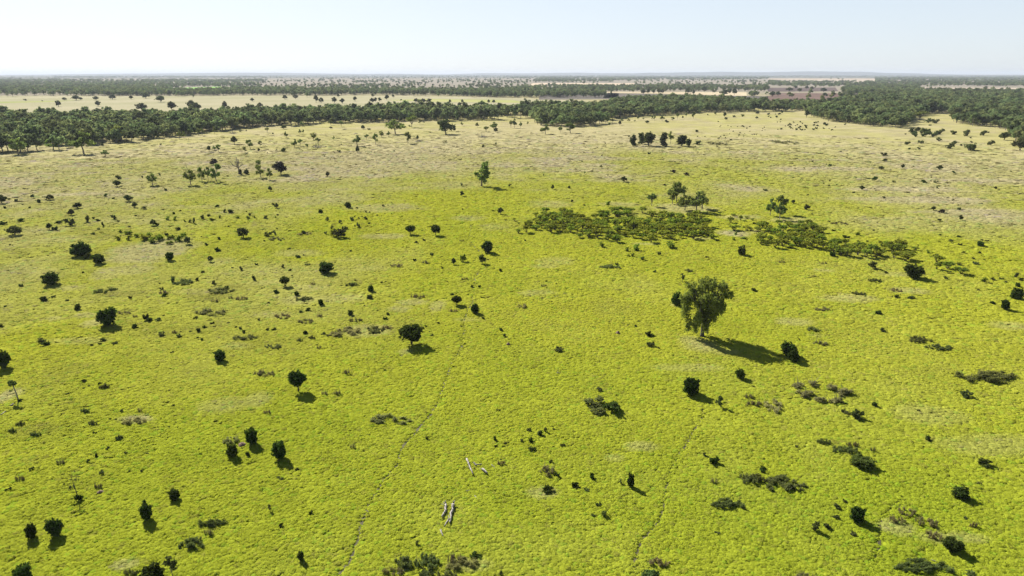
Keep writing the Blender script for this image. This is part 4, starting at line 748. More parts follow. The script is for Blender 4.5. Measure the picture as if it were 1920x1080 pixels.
LOOK = {'R': 'near-black rounded bush', 'S': 'olive leafy shrub', 'D': 'dark dense shrub', 'G': 'fresh green shrub', 'O': 'olive-yellow shrub', 'W': 'flat-topped wattle shrub',
 'L': 'grey-olive scrub patch', 'B': 'brown twiggy scrub patch', 'E': 'dark low scrub patch', 'M': 'reddish mound', 'J': 'heap of fallen branches', 'T': 'grey-green gum', 'V': 'bright leafy gum',
 'K': 'dark spreading tree', 'C': 'dark columnar tree', 'U': 'purple-brown bushy tree', 'Q': 'round-headed tree', 'H': 'tall gum', 'P': 'thin sapling'}
ORD = ['', 'second ', 'third ', 'fourth ', 'fifth ', 'sixth ', 'seventh ', 'eighth ', 'ninth ', 'tenth ', 'eleventh ', 'twelfth ', 'thirteenth ', 'fourteenth ', 'fifteenth ', 'sixteenth ', 'seventeenth ', 'eighteenth ']
GROUPS = {'R': 'rounded dark bushes on the plain', 'S': 'leafy shrubs scattered over the plain', 'D': 'dark shrubs scattered over the plain', 'G': 'green shrubs on the plain', 'O': 'olive shrubs on the plain',
 'W': 'wattle shrubs around the thickets', 'L': 'grey-olive scrub patches', 'B': 'brown scrub patches', 'E': 'dark scrub patches', 'M': 'earth mounds', 'J': 'fallen branch heaps', 'T': 'gum trees on the plain',
 'V': 'bright gum trees', 'K': 'dark spreading trees on the plain', 'C': 'trees of the dark clump', 'U': 'purple-brown trees', 'Q': 'round-headed trees', 'H': 'tall gums', 'P': 'saplings'}
ITEMS = []
def read_items():
    rg = np.random.default_rng(5)
    for (x0, y0), txt in DATA.items():
        for e in txt.replace('\n', ';').split(';'):
            e = e.strip()
            if not e: continue
            e, _, lab = e.partition('|'); f = e.split(); k = f[0]; v = [float(q) for q in f[1:]]
            if len(v) == 3:
                x, c, w = v; hh = {'L': .17, 'B': .17, 'E': .17, 'J': .16}.get(k, .36)
                t, b = c - w * hh, c + w * hh
            else: x, t, b, w = v
            ITEMS.append([k, x0 + x / 4, y0 + t / 4, y0 + b / 4, w / 4, lab])
    for (k, xa, xb, ya, yb, n, wa, wb) in CLUSTERS:
        for i in range(n):
            x = rg.uniform(xa, xb); y = rg.uniform(ya, yb); w = rg.uniform(wa, wb) / 4
            ITEMS.append([k, x, y - w * .4, y + w * .4, w, 'CL%d' % CLUSTERS.index((k, xa, xb, ya, yb, n, wa, wb))])
read_items()
CL_LABEL = ['tiny dark shrub in the swarm of shrubs before the right wood', 'tiny dark shrub between the belt and the shrub swarm', 'tiny dark shrub on the straw beyond the dark clump', 'tiny olive shrub just beyond the dark mid-distance clump',
            'tiny seedling shrub in the left middle grass', 'tiny seedling shrub in the right middle grass']

def place_items():
    rg = np.random.default_rng(99); made = []
    for k, x, t, b, w, lab in ITEMS:
        if k in UPRIGHT:
            yb = b - .02 * (b - t); p = ground(x, max(yb, 139.5)); d = depth_at(*p); a = math.atan2(H, p[1])
            wm = w * d / F; hm = (b - t) * d / F / math.cos(a)
            if k in 'QKUC': hm -= .25 * wm * math.tan(a) * .6
            hm = max(hm, wm * .6)
        else:
            p = ground(x, (t + b) / 2); d = depth_at(*p); a = math.atan2(H, p[1])
            wm = w * d / F; v = (b - t) * d / F
            if k in 'LBE':
                hm = min(max(.95, .17 * wm), 1.9); dm = min(max((v - .45 * hm * math.cos(a)) / math.sin(a), .4 * wm), 1.6 * wm); wm *= 1.12; dm *= 1.08
            else:
                hm = math.sqrt(max(v * v - (wm * math.sin(a)) ** 2, (.34 * wm) ** 2)) / math.cos(a); dm = wm
            p = ground(x, (t + b) / 2, hm / 2)
        made.append((k, p[0], p[1], wm, dm if k in 'LBE' else wm, hm, lab, x, b))
    # labels: nearest landmark, side of it, rank by distance
    buckets = {}; labels = [None] * len(made)
    for i, (k, X, Y, wm, dm, hm, lab, px, py) in enumerate(made):
        if lab and not lab.startswith('CL'): labels[i] = (lab, None); continue
        if lab.startswith('CL'): labels[i] = (CL_LABEL[int(lab[2:])], CL_LABEL[int(lab[2:])].replace('tiny', 'tiny swarm:', 1)); continue
        q = py - 138
        best = min(LANDMARKS, key=lambda L: ((L[1] - px)) ** 2 + (2.2 * (L[2] - py)) ** 2)
        dx, dy = px - best[1], (py - best[2]) * 2.0
        rel = ('beyond' if dy < 0 else 'below') if abs(dy) > abs(dx) else ('left of' if dx < 0 else 'right of')
        buckets.setdefault((k, best[0], rel), []).append((math.hypot(dx, dy), i))
    for (k, lm, rel), L in buckets.items():
        L.sort()
        for n, (_, i) in enumerate(L):
            if len(L) == 1: labels[i] = ('%s %s %s' % (LOOK[k], rel, lm), None)
            else: labels[i] = ('%s, %snearest of those %s %s' % (LOOK[k], ORD[n], rel, lm), None)
    for i, (k, X, Y, wm, dm, hm, lab, px, py) in enumerate(made):
        if labels[i] is None: continue
        nm = 'seedling' if k == 'S' and wm < 1.5 else 'tiny_shrub' if k == 'D' and wm < 1.25 else NAMES[k]; rot = rg.uniform(0, 6.28); lb, gr = labels[i]
        gr = GROUPS[k] if gr is None else 'swarms of tiny shrubs: ' + str(lab)[2:]
        if gr.startswith('swarms'): gr = lb.replace('tiny dark shrub', 'tiny dark shrubs').replace('tiny olive shrub', 'tiny olive shrubs').replace('tiny seedling shrub', 'tiny seedling shrubs')
        if k in UPRIGHT:
            tm, cm = TREES[k][rg.integers(0, len(TREES[k]))]
            o = obj(nm, None)
            wid = {'T': .80, 'V': .80, 'K': .84, 'C': .62, 'U': .84, 'Q': .72, 'H': .52, 'P': .34}[k]
            s = wm / wid; s = min(max(s, hm * .45), hm * 2.0)
            o.location = (X, Y, 0); o.rotation_euler = (0, 0, rot); o.scale = (s, s, hm)
            obj('trunk', tm, o); obj('crown', cm, o)
        else:
            o = obj(nm, FORMS[k][rg.integers(0, len(FORMS[k]))])
            o.location = (X, Y, 0); wid = {'W': .95, 'R': .92, 'D': .92}.get(k, .98)
            if k in 'LBE':
                o.rotation_euler = (0, 0, rg.normal() * .12 + (3.14 if rg.uniform() < .5 else 0)); o.scale = (wm / wid, dm / wid, hm)
            elif k == 'J': o.scale = (wm, wm * .9, wm * .4); o.rotation_euler = (0, 0, rg.normal() * .3)
            else:
                g_ = .97 if k == 'R' else 1.0
                o.rotation_euler = (0, 0, rot); o.scale = (wm / wid * g_, wm / wid * g_, hm * 1.06 * g_)
        tag(o, lb, 'seedling' if nm == 'seedling' else CATS[k], gr)
place_items()

# ------------------------------------------------------------------ the wattle thickets
def inside(poly, x, y):
    c = False; n = len(poly)
    for i in range(n):
        x1, y1 = poly[i]; x2, y2 = poly[(i + 1) % n]
        if (y1 > y) != (y2 > y) and x < (x2 - x1) * (y - y1) / (y2 - y1) + x1: c = not c
    return c
def thicket(polys, label, group, seed, dmin=2.5):
    rg = np.random.default_rng(seed); pts = []
    for poly, dens in polys:
        xs = [q[0] for q in poly]; ys = [q[1] for q in poly]
        for k in range(1600):
            px, py = rg.uniform(min(xs), max(xs)), rg.uniform(min(ys), max(ys))
            if not inside(poly, px, py): continue
            p = ground(px, py)
            if fbm(np.array([p[0] / 9]), np.array([p[1] / 9]), 5, 2)[0] > dens: continue
            if all((p[0] - q[0]) ** 2 + (p[1] - q[1]) ** 2 > dmin ** 2 for q in pts): pts.append(p)
    for p in pts:
        o = obj('wattle_shrub', FORMS['W'][rg.integers(0, 5)]); o.location = (p[0], p[1], 0); o.rotation_euler = (0, 0, rg.uniform(0, 6.28))
        s = rg.uniform(2.6, 4.6); o.scale = (s, s, s * rg.uniform(.55, .80))
        tag(o, label, 'wattle', group)
    print('THICKET', len(pts))
def tp(x0, y0, pts): return [(x0 + a / 4, y0 + b / 4) for a, b in pts]
thicket([(tp(960, 300, [(245, 405), (440, 412), (640, 430), (660, 590), (560, 590), (400, 580), (250, 570), (40, 555), (-10, 545), (60, 505), (200, 470)]), .63),
         (tp(960, 300, [(640, 425), (740, 385), (960, 400), (1200, 420), (1420, 435), (1450, 500), (1480, 570), (1380, 590), (1150, 610), (880, 640), (720, 610), (640, 590)]), .68)],
        'olive wattle shrub crowded into the large thicket below the gum clump', 'wattles of the large thicket', 3, 2.5)
thicket([(tp(1440, 300, [(-90, 520), (120, 485), (280, 490), (350, 530), (420, 620), (430, 665), (280, 672), (60, 665), (-60, 640)]), .64),
         (tp(1440, 300, [(430, 650), (510, 635), (750, 650), (900, 650), (1010, 680), (1060, 740), (1040, 770), (860, 735), (740, 742), (560, 725), (430, 690)]), .66)],
        'olive wattle shrub crowded into the long second thicket on the right', 'wattles of the long second thicket', 4, 2.55)

# ------------------------------------------------------------------ the big weeping gum
def big_gum():
    rg = np.random.default_rng(1234); b = ground(1316, 631); Ht = 12.3
    root = obj('weeping_gum_tree', None); root.location = (b[0], b[1], 0)
    tag(root, 'biggest tree, a weeping gum with drooping foliage and a long shadow', 'tree')
    tr = MB(); cr = MB()
    tr.tube([(0, 0, -.1), (.05, 0, .5), (0, .05, 2.4), (.15, .1, 4.2)], [.55, .38, .31, .25], 9)
    tips = []
    for k in range(13):
        a = 6.28 * k / 13 + rg.uniform(-.25, .25); r = rg.uniform(2.2, 4.6); z = 10.9 - .20 * r * r * .6 + rg.uniform(-.7, .4)
        t = np.array([r * math.cos(a), r * math.sin(a), z]); f = np.array([.15, .1, rg.uniform(2.6, 4.4)])
        m = f + (t - f) * .5 + np.array([rg.normal() * .3, rg.normal() * .3, .5])
        tr.tube([f - [0, 0, .3], m, t], [.2, .13, .04], 6); tips.append((m, t))
        for j in range(3):
            e = m + (t - m) * rg.uniform(.2, .9) + rg.normal(size=3) * .8; tr.tube([m + (t - m) * .3, e], [.06, .02], 4)
    C = []; D = []; T = []
    LOBES = [(.6, .2, 10.9, 2.9, 2.4, 1.1), (3.2, .6, 10.1, 1.3, 1.3, 1.0), (4.2, -.4, 8.8, 1.0, 1.0, .9), (3.4, .2, 6.1, .75, .8, 1.4), (-2.3, .3, 9.8, 1.6, 1.6, 1.2), (-3.9, -.2, 7.8, 1.25, 1.3, 1.3),
             (-3.5, .3, 5.2, .8, .8, 1.7), (-2.9, -.3, 2.7, .6, .6, 1.4), (-1.6, -.5, 2.4, .75, .7, 1.5), (-.8, -1.2, 6.6, 1.7, 1.3, 2.0), (1.5, -.8, 5.0, 1.0, 1.0, 1.8), (.8, .5, 2.2, .4, .5, 1.2), (2.5, .4, 8.0, 1.5, 1.5, 1.4),
             (0, -2.9, 8.6, 1.8, 1.3, 1.5), (1.2, 3.0, 9.0, 2.0, 1.5, 1.4), (-2.0, 2.7, 7.6, 1.5, 1.4, 1.6), (-1.8, -2.5, 5.0, .9, .9, 1.8), (1.6, 2.2, 5.6, 1.0, 1.0, 1.7), (1.9, -2.3, 6.9, 1.1, 1.0, 1.5), (.4, -.7, 3.0, .7, .5, 1.5), (-.7, -.6, 4.3, 1.0, .8, 1.7), (2.6, .8, 4.6, .7, .7, 1.2)]
    for (lx, ly, lz, rx, ry, rz) in LOBES:
        for k in range(int(8 + 8 * (rx * ry * rz) ** .7)):
            d = ball(rg, 1)[0]; c = np.array([lx, ly, lz]) + d * rg.uniform() ** .4 * np.array([rx, ry, rz])
            n = 24; hang = 1.5 if c[2] < 8 else .8
            C.append(c + rg.normal(size=(n, 3)) * np.array([.2, .2, .33 * hang])); T.append(np.clip(rg.uniform() * .7 + rg.uniform(0, .3, n), 0, 1))
            D.append(np.tile((d * [1, 1, .6] + [0, 0, .2]) * .9, (n, 1)))
    C = np.concatenate(C); C[:, 2] = np.maximum(C[:, 2], .7)
    cr.leaves(C, .24, 2.3, .55, np.concatenate(D), 0, rg, np.concatenate(T))
    obj('trunk', tr.build('trunk', [M_DBARK], True), root); obj('crown', cr.build('crown', [M_BIGGUM]), root)
big_gum()

# ------------------------------------------------------------------ single trees of odd shape
def dead_tree():
    rg = np.random.default_rng(8); b = ground(448, 327); root = obj('dead_tree', None); root.location = (b[0], b[1], 0)
    tag(root, 'bare dead tree with grey forked limbs and no leaves', 'tree'); tr = MB(); lm = MB()
    tr.tube([(0, 0, -.1), (.1, 0, 2.5), (-.1, 0, 4.5)], [.4, .3, .24], 7)
    for (dx, z0, ln, el) in ((-1, 3.6, 5.5, .7), (1, 4.2, 5, 1.0), (-.3, 4.4, 4.5, 1.3), (.8, 3.2, 4, .6), (-.9, 4.3, 3.5, 1.1), (.4, 4.3, 4.6, 1.2)):
        p = np.array([0, 0, z0]); pts = [p]; yaw = rg.normal() * .6
        for k in range(4):
            p = p + np.array([dx * math.cos(el) * math.cos(yaw), math.sin(yaw) * math.cos(el), math.sin(el)]) * ln / 4 + rg.normal(size=3) * .2; pts.append(p)
        lm.tube(pts, [.34, .27, .2, .13, .05], 5)
        for j in (1, 2, 3):
            e = pts[j] + np.array([rg.normal() * .8, rg.normal() * .8, rg.uniform(.6, 1.6)]); lm.tube([pts[j], e], [.15, .05], 4)
    obj('trunk', tr.build('trunk', [M_BARK], True), root); obj('limbs', lm.build('limbs', [M_BARK], True), root)
    b = ground(352, 319); root = obj('dead_sapling', None); root.location = (b[0], b[1], 0); tag(root, 'thin bare dead stem behind the bushy bright gum', 'tree')
    tr = MB(); tr.tube([(0, 0, -.1), (-.4, 0, 2.2), (-1.1, 0, 4.2)], [.14, .1, .03], 5); tr.tube([(-.4, 0, 2.2), (.4, .1, 3.6)], [.07, .02], 4); tr.tube([(-.7, 0, 3.), (-1.6, 0, 3.6)], [.05, .02], 4)
    obj('stem', tr.build('stem', [M_BARK], True), root)
dead_tree()
def slender_trees():
    rg = np.random.default_rng(21)
    b = ground(34.5, 750); root = obj('mop_topped_tree', None); root.location = (b[0], b[1], 0)
    tag(root, 'slender tree with a bare stem and a small mop of leaves, far left', 'tree')
    tr = MB(); cr = MB(); tr.tube([(0, 0, -.1), (-.12, 0, 1.3), (-.42, .05, 2.9)], [.13, .09, .07], 6)
    crown(cr, [(-.45, .05, 3.1, .62, .62, .34), (-.75, 0, 2.85, .35, .35, .3), (-.1, .1, 2.9, .3, .3, .28)], 30, 12, .2, .22, .3, 1.9, .6, 0, rg)
    crown(cr, [(-.9, 0, 1.6, .4, .3, .12)], 5, 8, .15, .15, 0, 1.6, .6, 0, rg)
    obj('trunk', tr.build('trunk', [M_BARK], True), root); obj('crown', cr.build('crown', [M_GUM]), root)
    b = ground(147, 934); root = obj('bare_sapling', None); root.location = (b[0], b[1], 0)
    tag(root, 'spindly sapling with a thin leaning stem and hardly any leaves', 'sapling')
    tr = MB(); cr = MB(); tr.tube([(0, 0, -.1), (-.12, 0, 1.2), (-.42, .1, 3.2)], [.06, .045, .015], 5)
    for k in range(12):
        z = 1.6 + 1.5 * k / 11; e = np.array([-.1 - .12 * z + rg.normal() * .55, rg.normal() * .4, z + rg.uniform(.1, .5)]); tr.tube([(-.12 * z + .05, .03 * z, z), e], [.016, .006], 3)
        crown(cr, [(*e, .2, .2, .14)], 2, 7, .14, .12, .2, 1.7, .5, 0, rg)
    crown(cr, [(-.7, 0, 1.5, .3, .3, .3)], 6, 9, .18, .13, .2, 1.7, .5, 0, rg)
    obj('stem', tr.build('stem', [M_DBARK]), root); obj('crown', cr.build('crown', [M_SHRUB]), root)
slender_trees()

# ------------------------------------------------------------------ fallen timber
def log(pts, r, label, m=None, stubs=2, seed=0, root_end=False):
    r *= .64
    rg = np.random.default_rng(seed); P = [np.array([*ground(*p), r * .9 + .12]) for p in pts]
    L = []
    for i in range(len(P) - 1):
        for t in np.linspace(0, 1, 5, endpoint=False): L.append(P[i] * (1 - t) + P[i + 1] * t)
    L.append(P[-1]); L = np.array(L); n = len(L); L[:, :2] += rg.normal(size=(n, 2)) * r * .25; L[:, 2] += np.abs(rg.normal(size=n)) * r * .3
    c = L[0].copy(); root = obj('fallen_log', None); root.location = (c[0], c[1], 0); tag(root, label, 'log', 'fallen timber in the grass')
    q = L - np.array([c[0], c[1], 0]); rad = r * np.linspace(1.1, .55, n) * rg.uniform(.85, 1.15, n)
    mb = MB(); mb.tube(q, rad, 8); obj('log', mb.build('log', [m or M_LOG], True), root)
    sb = MB()
    for k in range(stubs):
        i = rg.integers(1, n - 1); a = rg.uniform(0, 6.28)
        sb.tube([q[i], q[i] + np.array([math.cos(a), math.sin(a), .6]) * r * 2, q[i] + np.array([math.cos(a), math.sin(a), .55]) * r * 4], [r * .4, r * .3, r * .12], 5)
    if root_end:
        for k in range(7):
            a = rg.uniform(0, 6.28); t = q[0] - q[3]; t /= np.linalg.norm(t); s = np.cross(t, [0, 0, 1])
            e = q[0] + t * r * 1.5 + (s * math.cos(a) + np.array([0, 0, 1]) * (math.sin(a) * .8 + .3)) * r * 2.6; sb.tube([q[0], (q[0] + e) / 2 + t * r * .4, e], [r * .55, r * .35, r * .1], 5)
    if stubs or root_end: obj('branch_stub', sb.build('branch_stub', [m or M_LOG], True), root)
J = lambda *p: tp(480, 810, p)
log(J((1580, 215), (1603, 270), (1628, 326)), .19, 'longest white fallen limb, lying by itself beside two shorter pieces', None, 1, 1)
log(J((1635, 240), (1650, 262)), .17, 'short dark stump end joined to the pale crosswise piece', M_OLOG, 1, 2)
log(J((1650, 252), (1698, 250)), .10, 'thin pale piece lying crosswise behind the broken end', None, 0, 3)
log(J((1698, 290), (1738, 326)), .24, 'broken bleached trunk end right of the longest white limb', None, 2, 4)
log(J((1765, 250), (1812, 292)), .05, 'thin white stick farthest right of the white fallen limbs', None, 0, 5)
log(J((1575, 450), (1605, 446)), .07, 'small pale stick above the twin fallen trunks', None, 0, 6)
log(J((1640, 485), (1666, 513)), .06, 'thin white stick up and right of the twin trunks', None, 0, 7)
log(J((1430, 558), (1418, 610), (1397, 652)), .23, 'left one of the twin fallen trunks, with a forked root end', None, 2, 8, True)
log(J((1482, 562), (1464, 630), (1455, 700)), .25, 'right, longer one of the twin fallen trunks, with a root plate', None, 2, 9, True)
log(J((1446, 665), (1430, 690), (1414, 716)), .15, 'broken limb angled off the foot of the longer twin trunk', None, 0, 10)
log(J((1384, 745), (1402, 790)), .14, 'small bleached offcut just below the twin fallen trunks', None, 0, 11)
log(tp(0, 550, [(5, 920), (30, 905), (45, 890)]), .12, 'pale crooked log below the slender mop-topped tree', None, 1, 12)
log(tp(0, 550, [(80, 850), (103, 835)]), .12, 'short pale log right below the slender mop-topped tree', None, 0, 13)
log(tp(1440, 810, [(1225, 968), (1262, 980)]), .06, 'white stick lying on the thick tangled scrub, bottom right', None, 0, 14)
log(tp(480, 810, [(1060, 1070), (1140, 1035)]), .05, 'pale curved stick in the scrub at the bottom edge', None, 0, 15)

# ------------------------------------------------------------------ woods
def form_wood_tree(seed, joined=False, nclump=90, per=9, leaf=.075):
    rg = np.random.default_rng(seed); tr = MB(); cr = tr if joined else MB(); nb = rg.integers(6, 9); blobs = []
    for k in range(nb):
        a = 6.28 * k / nb + rg.uniform(-.5, .5); rr = rg.uniform(.1, .29); z = rg.uniform(.46, .84) - rr * .2
        q = rg.uniform(.12, .19); blobs.append((rr * math.cos(a), rr * math.sin(a), z, q * 1.1, q * 1.1, q * .9))
    blobs.append((0, 0, .85, .15, .15, .13)); blobs.append((rg.normal() * .1, rg.normal() * .1, .36, .16, .16, .12))
    tops = blobs[:4]; ln = (rg.normal() * .03, rg.normal() * .03); f = np.array([ln[0], ln[1], .3])
    bi = 1 if joined else 0
    tr.tube([(0, 0, -.01), f * .5, f], [.026, .02, .016], 5, bi)
    for t in tops: tr.tube([f, np.array(t[:3])], [.013, .004], 4, bi)
    crown(cr, blobs, nclump, per, .075, leaf, .15, 1.5, .5, 0, rg)
    if joined: return tr.build('wood_tree', [M_WOOD, M_BARK])
    return tr.build('trunk', [M_BARK]), cr.build('crown', [M_WOOD])
BELT = [(-260,310,207),(0,287,207),(60,285,207),(120,281,207),(160,273,206),(250,266,206),(315,257,206),(410,246,202),(480,239,199),(605,232,198),(705,229,195),(780,228,195),(955,225,195),(992,223,193),
        (1008,234,191),(1020,238,191),(1120,236,188),(1137,232,185),(1150,223,183),(1210,218,178),(1335,212,178),(1435,210,186),(1505,208,187),(1520,219,186),(1560,229,184),(1640,238,172),(1698,240,168),
        (1712,221,167),(1740,214,167),(1780,212,167),(1790,232,167),(1840,240,167),(1880,244,168),(1896,262,168),(1920,284,168),(2200,310,168)]
bx = np.array([b[0] for b in BELT], float); bf = np.array([b[1] for b in BELT], float); br_ = np.array([b[2] for b in BELT], float)
def build_woods():
    rg = np.random.default_rng(31)
    pts = []
    sp = 7.7
    xs = np.arange(-1300, 1400, sp); ys = np.arange(380, 2000, sp)
    X, Y = np.meshgrid(xs, ys); X = X.ravel() + rg.uniform(-.42, .42, X.size) * sp; Y = Y.ravel() + rg.uniform(-.42, .42, Y.size) * sp
    px, py = to_px(X, Y); _, pt = to_px(X, Y, 11.5)
    ok = (px > -200) & (px < 2120) & (py < np.interp(px, bx, bf) + (fbm(X / 18, Y / 18, 71, 2) - .5) * 3) & (pt > np.interp(px, bx, br_))
    # openings: light clearings inside the left belt, and thinner cover deep inside
    ok &= ~((px > 28) & (px < 130) & (np.abs(py - 243) < 3.5)) & ~((px > 168) & (px < 200) & (np.abs(py - 247) < 5))
    ok &= fbm(X / 45, Y / 45, 61, 3) < .70
    ok &= rg.uniform(0, 1, len(X)) < .93
    X, Y, px, py = X[ok], Y[ok], px[ok], py[ok]
    D = np.hypot(X, Y)
    hh = rg.uniform(8.5, 14.2, len(X)) * (.85 + .3 * fbm(X / 60, Y / 60, 8, 2)); hh = np.where(rg.uniform(0, 1, len(X)) < .25, hh * .6, hh); hh = np.where(rg.uniform(0, 1, len(X)) > .88, hh * 1.22, hh)
    front = np.interp(px, bx, bf) - py
    inview = (px > -25) & (px < 1945)
    order = np.argsort(np.where(inview, D + front * 9, 1e9))
    near = order[:300]; rest = np.ones(len(X), bool); rest[near] = False
    sep = [form_wood_tree(s) for s in range(101, 107)]
    PARTS = [(-50, 165, 'at the far left end of the wooded belt'), (165, 330, 'in the wooded belt right of the forked edge gum'), (330, 520, 'in the wooded belt beyond the short row of bright gums'), (520, 760, 'in the wooded belt beyond the oak-shaped gum'),
             (760, 1005, 'in the wooded belt beyond the clear-standing dark gum'), (1005, 1140, 'in the clump jutting from the middle of the wooded belt'), (1140, 1345, 'in the belt beyond the dark mid-distance clump'), (1345, 1518, 'in the belt beyond the tiny shrub swarm'),
             (1518, 1712, 'in the jutting tip of the right-hand wood'), (1712, 1788, 'around the grassy gap in the right-hand wood'), (1788, 2000, 'at the right-hand wood where it meets the photo edge')]
    for i in near:
        tm, cm = sep[rg.integers(0, 6)]; o = obj('wood_gum_tree', None); o.location = (X[i], Y[i], 0); o.rotation_euler = (0, 0, rg.uniform(0, 6.28))
        s = hh[i] * rg.uniform(1.0, 1.35); o.scale = (s, s, hh[i]); obj('trunk', tm, o); obj('crown', cm, o)
        w = [q[2] for q in PARTS if q[0] <= px[i] < q[1]][0]
        tag(o, 'dark green gum tree ' + w, 'woodland tree', 'front trees ' + w)
    protos = [form_wood_tree(s, True) for s in range(111, 119)]
    n = rest.sum(); s = hh[rest] * rg.uniform(1.0, 1.35, n)
    o = scatter_object('woodland', np.stack([X[rest], Y[rest], 0 * X[rest]], 1), np.stack([s, s, hh[rest]], 1), np.stack([0 * s, 0 * s, rg.uniform(0, 6.28, n)], 1), rg.integers(0, 8, n), protos)
    tag(o, 'dense dark green gum woodland in a belt across the plain', 'woodland', kind='stuff')
    print('WOOD', n)
    # ---- far woods: bands of trees out to the horizon
    BANDS = [([(-150,181),(60,180),(320,180),(320,160),(300,152),(-150,150)], .5), ([(300,180),(560,179),(640,179),(640,170),(300,172)], .55), ([(400,173),(560,172),(560,166),(430,167)], .3),
             ([(560,179),(800,178),(900,182),(990,184),(990,172),(800,169),(560,169)], .55), ([(985,190),(1075,189),(1110,187),(1110,176),(985,176)], .6), ([(1080,190),(1160,188),(1160,178),(1095,180)], .5),
             ([(200,168),(325,167),(325,160),(200,157)], .5), ([(330,163),(480,162),(480,156),(330,158)], .35), ([(960,174),(1160,172),(1440,172),(1440,163),(985,162)], .55), ([(1000,154),(1150,155),(1150,144),(1000,144)], .5),
             ([(1150,152),(1440,149),(1440,143),(1150,143)], .45), ([(960,148),(1440,147),(1440,142),(960,142)], .25), ([(1440,163),(1600,164),(1600,154),(1440,153)], .55), ([(1570,178),(1700,176),(1720,160),(1640,152),(1590,160)], .7),
             ([(1700,176),(1720,175),(1725,158),(1640,150)], .7), ([(1690,162),(2100,162),(2100,154),(1690,150)], .6), ([(1640,151),(2100,150),(2100,146),(1640,145)], .5), ([(1440,144),(2100,145),(2100,139.2),(1440,139)], .5),
             ([(-150,160),(500,158),(500,150),(-150,150)], .4), ([(480,166),(960,168),(960,160),(480,160)], .14), ([(480,158),(960,160),(960,150),(480,150)], .10), ([(100,146),(500,146),(500,142),(100,142)], .45), ([(400,144),(960,144),(960,139),(400,139)], .4), ([(960,143),(1440,143),(1440,139),(960,139)], .4)]
    CLEAR = [[(1135,183),(1400,186),(1400,176),(1135,176)], [(1440,192),(1592,192),(1575,166),(1440,165)], [(1440,153),(1640,154),(1640,146),(1440,146)], [(1725,172),(2100,174),(2100,164),(1725,164)], [(330,171),(420,171),(410,164),(330,164)],
             [(985,162),(1190,162),(1190,156),(985,156)], [(-150,200),(990,200),(990,184.5),(900,182.5),(700,180),(-150,181.5)]]
    N = 60000; qx = rg.uniform(-160, 2080, N); qy = 138.3 + 46 * rg.uniform(0, 1, N) ** 1.35
    G = np.array([ground(a, b) for a, b in zip(qx, qy)]); X, Y = G[:, 0], G[:, 1]; D = np.hypot(X, Y)
    dens = .03 + .07 * sstep(.5, .7, fbm(X / 500, Y / 900, 21, 3))
    for k in range(N):
        for poly, dd in BANDS:
            if dens[k] < dd and inside(poly, qx[k], qy[k]): dens[k] = dd
        for poly in CLEAR:
            if inside(poly, qx[k], qy[k]): dens[k] = .004
    dens = np.where(D < 1550, 0, dens * (1 + .8 * sstep(3500, 9000, D)))
    dens *= .5 + 1.2 * sstep(.35, .6, fbm(X / 300, Y / 700, 4, 3))
    k = rg.uniform(0, 1, N) < dens
    X, Y, D = X[k], Y[k], D[k]; n = len(X)
    h = rg.uniform(9, 15, n); s = h * rg.uniform(.95, 1.4, n) * (1 + np.clip((D - 3000) / 5000, 0, 3))
    o = scatter_object('distant_woodland', np.stack([X, Y, 0 * X], 1), np.stack([s, s, h], 1), np.stack([0 * s, 0 * s, rg.uniform(0, 6.28, n)], 1), rg.integers(0, 8, n), protos)
    tag(o, 'bands of far woodland fading blue towards the horizon', 'woodland', kind='stuff')
    print('FAR', n)
build_woods()

# ------------------------------------------------------------------ far paddocks and the ridge on the horizon
def field(name, pts, col_a, col_b, z, sc=.01):
    m, nt, N, L, out = mat(name + '_surface')
    ge = N('ShaderNodeNewGeometry'); no = N('ShaderNodeTexNoise'); no.inputs['Scale'].default_value = sc; no.inputs['Detail'].default_value = 5
    L(ge.outputs['Position'], no.inputs['Vector'])
    d = N('ShaderNodeBsdfDiffuse'); rp = N('ShaderNodeValToRGB'); rp.color_ramp.elements[0].position = .38; rp.color_ramp.elements[1].position = .62
    rp.color_ramp.elements[0].color = (*col_a, 1); rp.color_ramp.elements[1].color = (*col_b, 1)
    L(no.outputs['Fac'], rp.inputs[0]); L(rp.outputs[0], d.inputs[0]); L(d.outputs[0], out.inputs[0])
    V = [(*ground(*p), z) for p in pts]
    me = bpy.data.meshes.new(name); me.from_pydata(V, [], [list(range(len(V)))]); me.materials.append(m); me.update()
    if me.polygons[0].normal.z < 0: me.flip_normals()
    tag(obj(name, me), kind='structure')
field('far_paddock', [(-400, 209), (-400, 180), (700, 179.5), (900, 182), (1000, 185), (1110, 189), (1060, 196), (960, 205), (480, 212)], (.31, .29, .17), (.365, .33, .21), .05, .006)
field('green_strip', [(-100, 192.5), (90, 189.5), (150, 188.2), (90, 191.5), (-100, 195)], (.27, .30, .10), (.34, .34, .14), .12)
field('green_strip', [(720, 188), (800, 185.5), (960, 188), (990, 193), (820, 191)], (.29, .31, .10), (.36, .35, .15), .12)
field('crop_field', [(326, 170.5), (335, 164.5), (410, 162.5), (470, 165), (490, 168.5), (400, 170)], (.22, .42, .09), (.26, .46, .12), .10)
field('crop_field', [(222, 171), (236, 171), (236, 168.5), (222, 168.5)], (.22, .42, .09), (.26, .46, .12), .10)
field('ploughed_field', [(1440, 172), (1440, 164.5), (1566, 164), (1572, 171)], (.10, .078, .07), (.135, .105, .095), .10, .004)
field('ploughed_field', [(1400, 190), (1465, 174), (1575, 175), (1592, 190)], (.13, .088, .074), (.175, .122, .10), .10, .004)
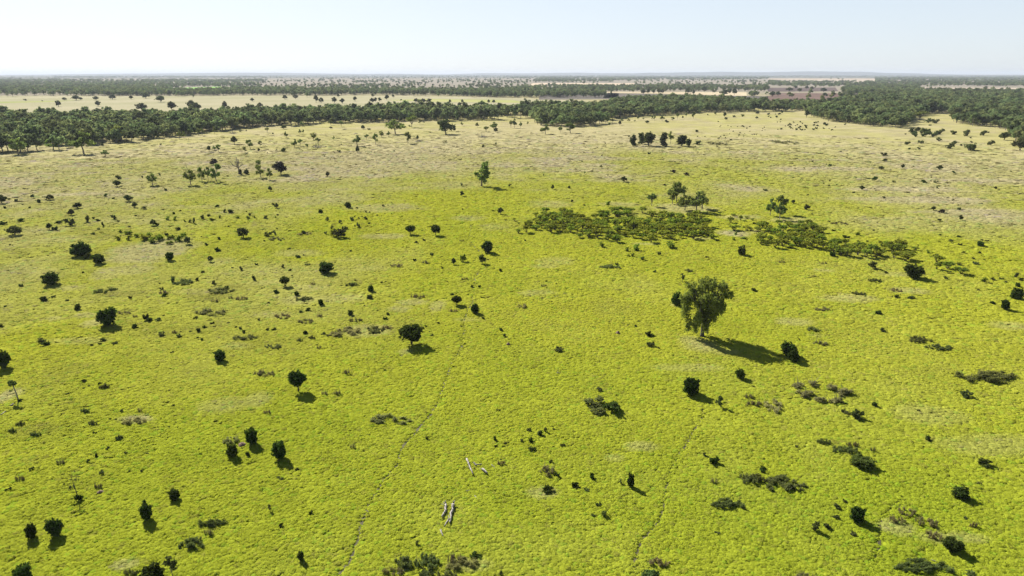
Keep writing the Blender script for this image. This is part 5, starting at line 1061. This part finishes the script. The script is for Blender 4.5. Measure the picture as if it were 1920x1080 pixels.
field('ploughed_field', [(1598, 179.5), (1592, 175.5), (1650, 177), (1700, 178.5), (1680, 181)], (.085, .07, .065), (.11, .09, .085), .10, .004)
field('ploughed_field', [(1010, 187), (1014, 172.5), (1090, 172), (1160, 174), (1160, 186)], (.13, .115, .098), (.16, .142, .12), .10, .004)
field('ploughed_field', [(1130, 184), (1140, 174.5), (1440, 180.5), (1440, 188)], (.13, .115, .098), (.16, .142, .12), .10, .004)
field('stubble_field', [(1136, 172), (1400, 173), (1400, 180), (1240, 176), (1136, 174)], (.46, .38, .25), (.52, .43, .29), .14, .004)
field('stubble_field', [(1440, 153.5), (1440, 147), (1640, 147), (1640, 153.5)], (.36, .295, .22), (.42, .345, .26), .2, .002)
field('stubble_field', [(1722, 171), (1728, 164), (2100, 166), (2100, 173)], (.38, .315, .24), (.44, .365, .28), .2, .002)
field('stubble_field', [(985, 162), (1000, 156), (1190, 156), (1190, 161)], (.50, .40, .28), (.55, .44, .32), .2, .002)

def ridge(name, x0, x1, y0, depth, hmax, seed, col):
    m, nt, N, L, out = mat(name + '_forest'); d = N('ShaderNodeBsdfDiffuse'); d.inputs[0].default_value = (*col, 1); L(d.outputs[0], out.inputs[0])
    nx, ny = 90, 9; V = []; Fc = []
    for j in range(ny):
        for i in range(nx):
            t = i / (nx - 1); u = j / (ny - 1)
            env = math.sin(math.pi * min(1, max(0, t))) ** .6
            z = hmax * env * (.55 + .6 * float(fbm(np.array([t * 7]), np.array([seed * 3.0]), seed, 3)[0])) * math.sin(math.pi * u) - 1
            V.append((x0 + (x1 - x0) * t, y0 + depth * u, max(z, -.5) if z > -.4 else -.5))
    for j in range(ny - 1):
        for i in range(nx - 1): Fc.append([j * nx + i, j * nx + i + 1, (j + 1) * nx + i + 1, (j + 1) * nx + i])
    tag(obj(name, new_mesh(name, V, [Fc], [m], smooth=True)), kind='structure')
ridge('hills', 2600, 14500, 21000, 3500, 122, 2, (.05, .06, .045))
ridge('hills', -16000, -1500, 22000, 3000, 84, 9, (.06, .065, .05))
ridge('hills', -2500, 5500, 23500, 3000, 96, 5, (.06, .065, .05))
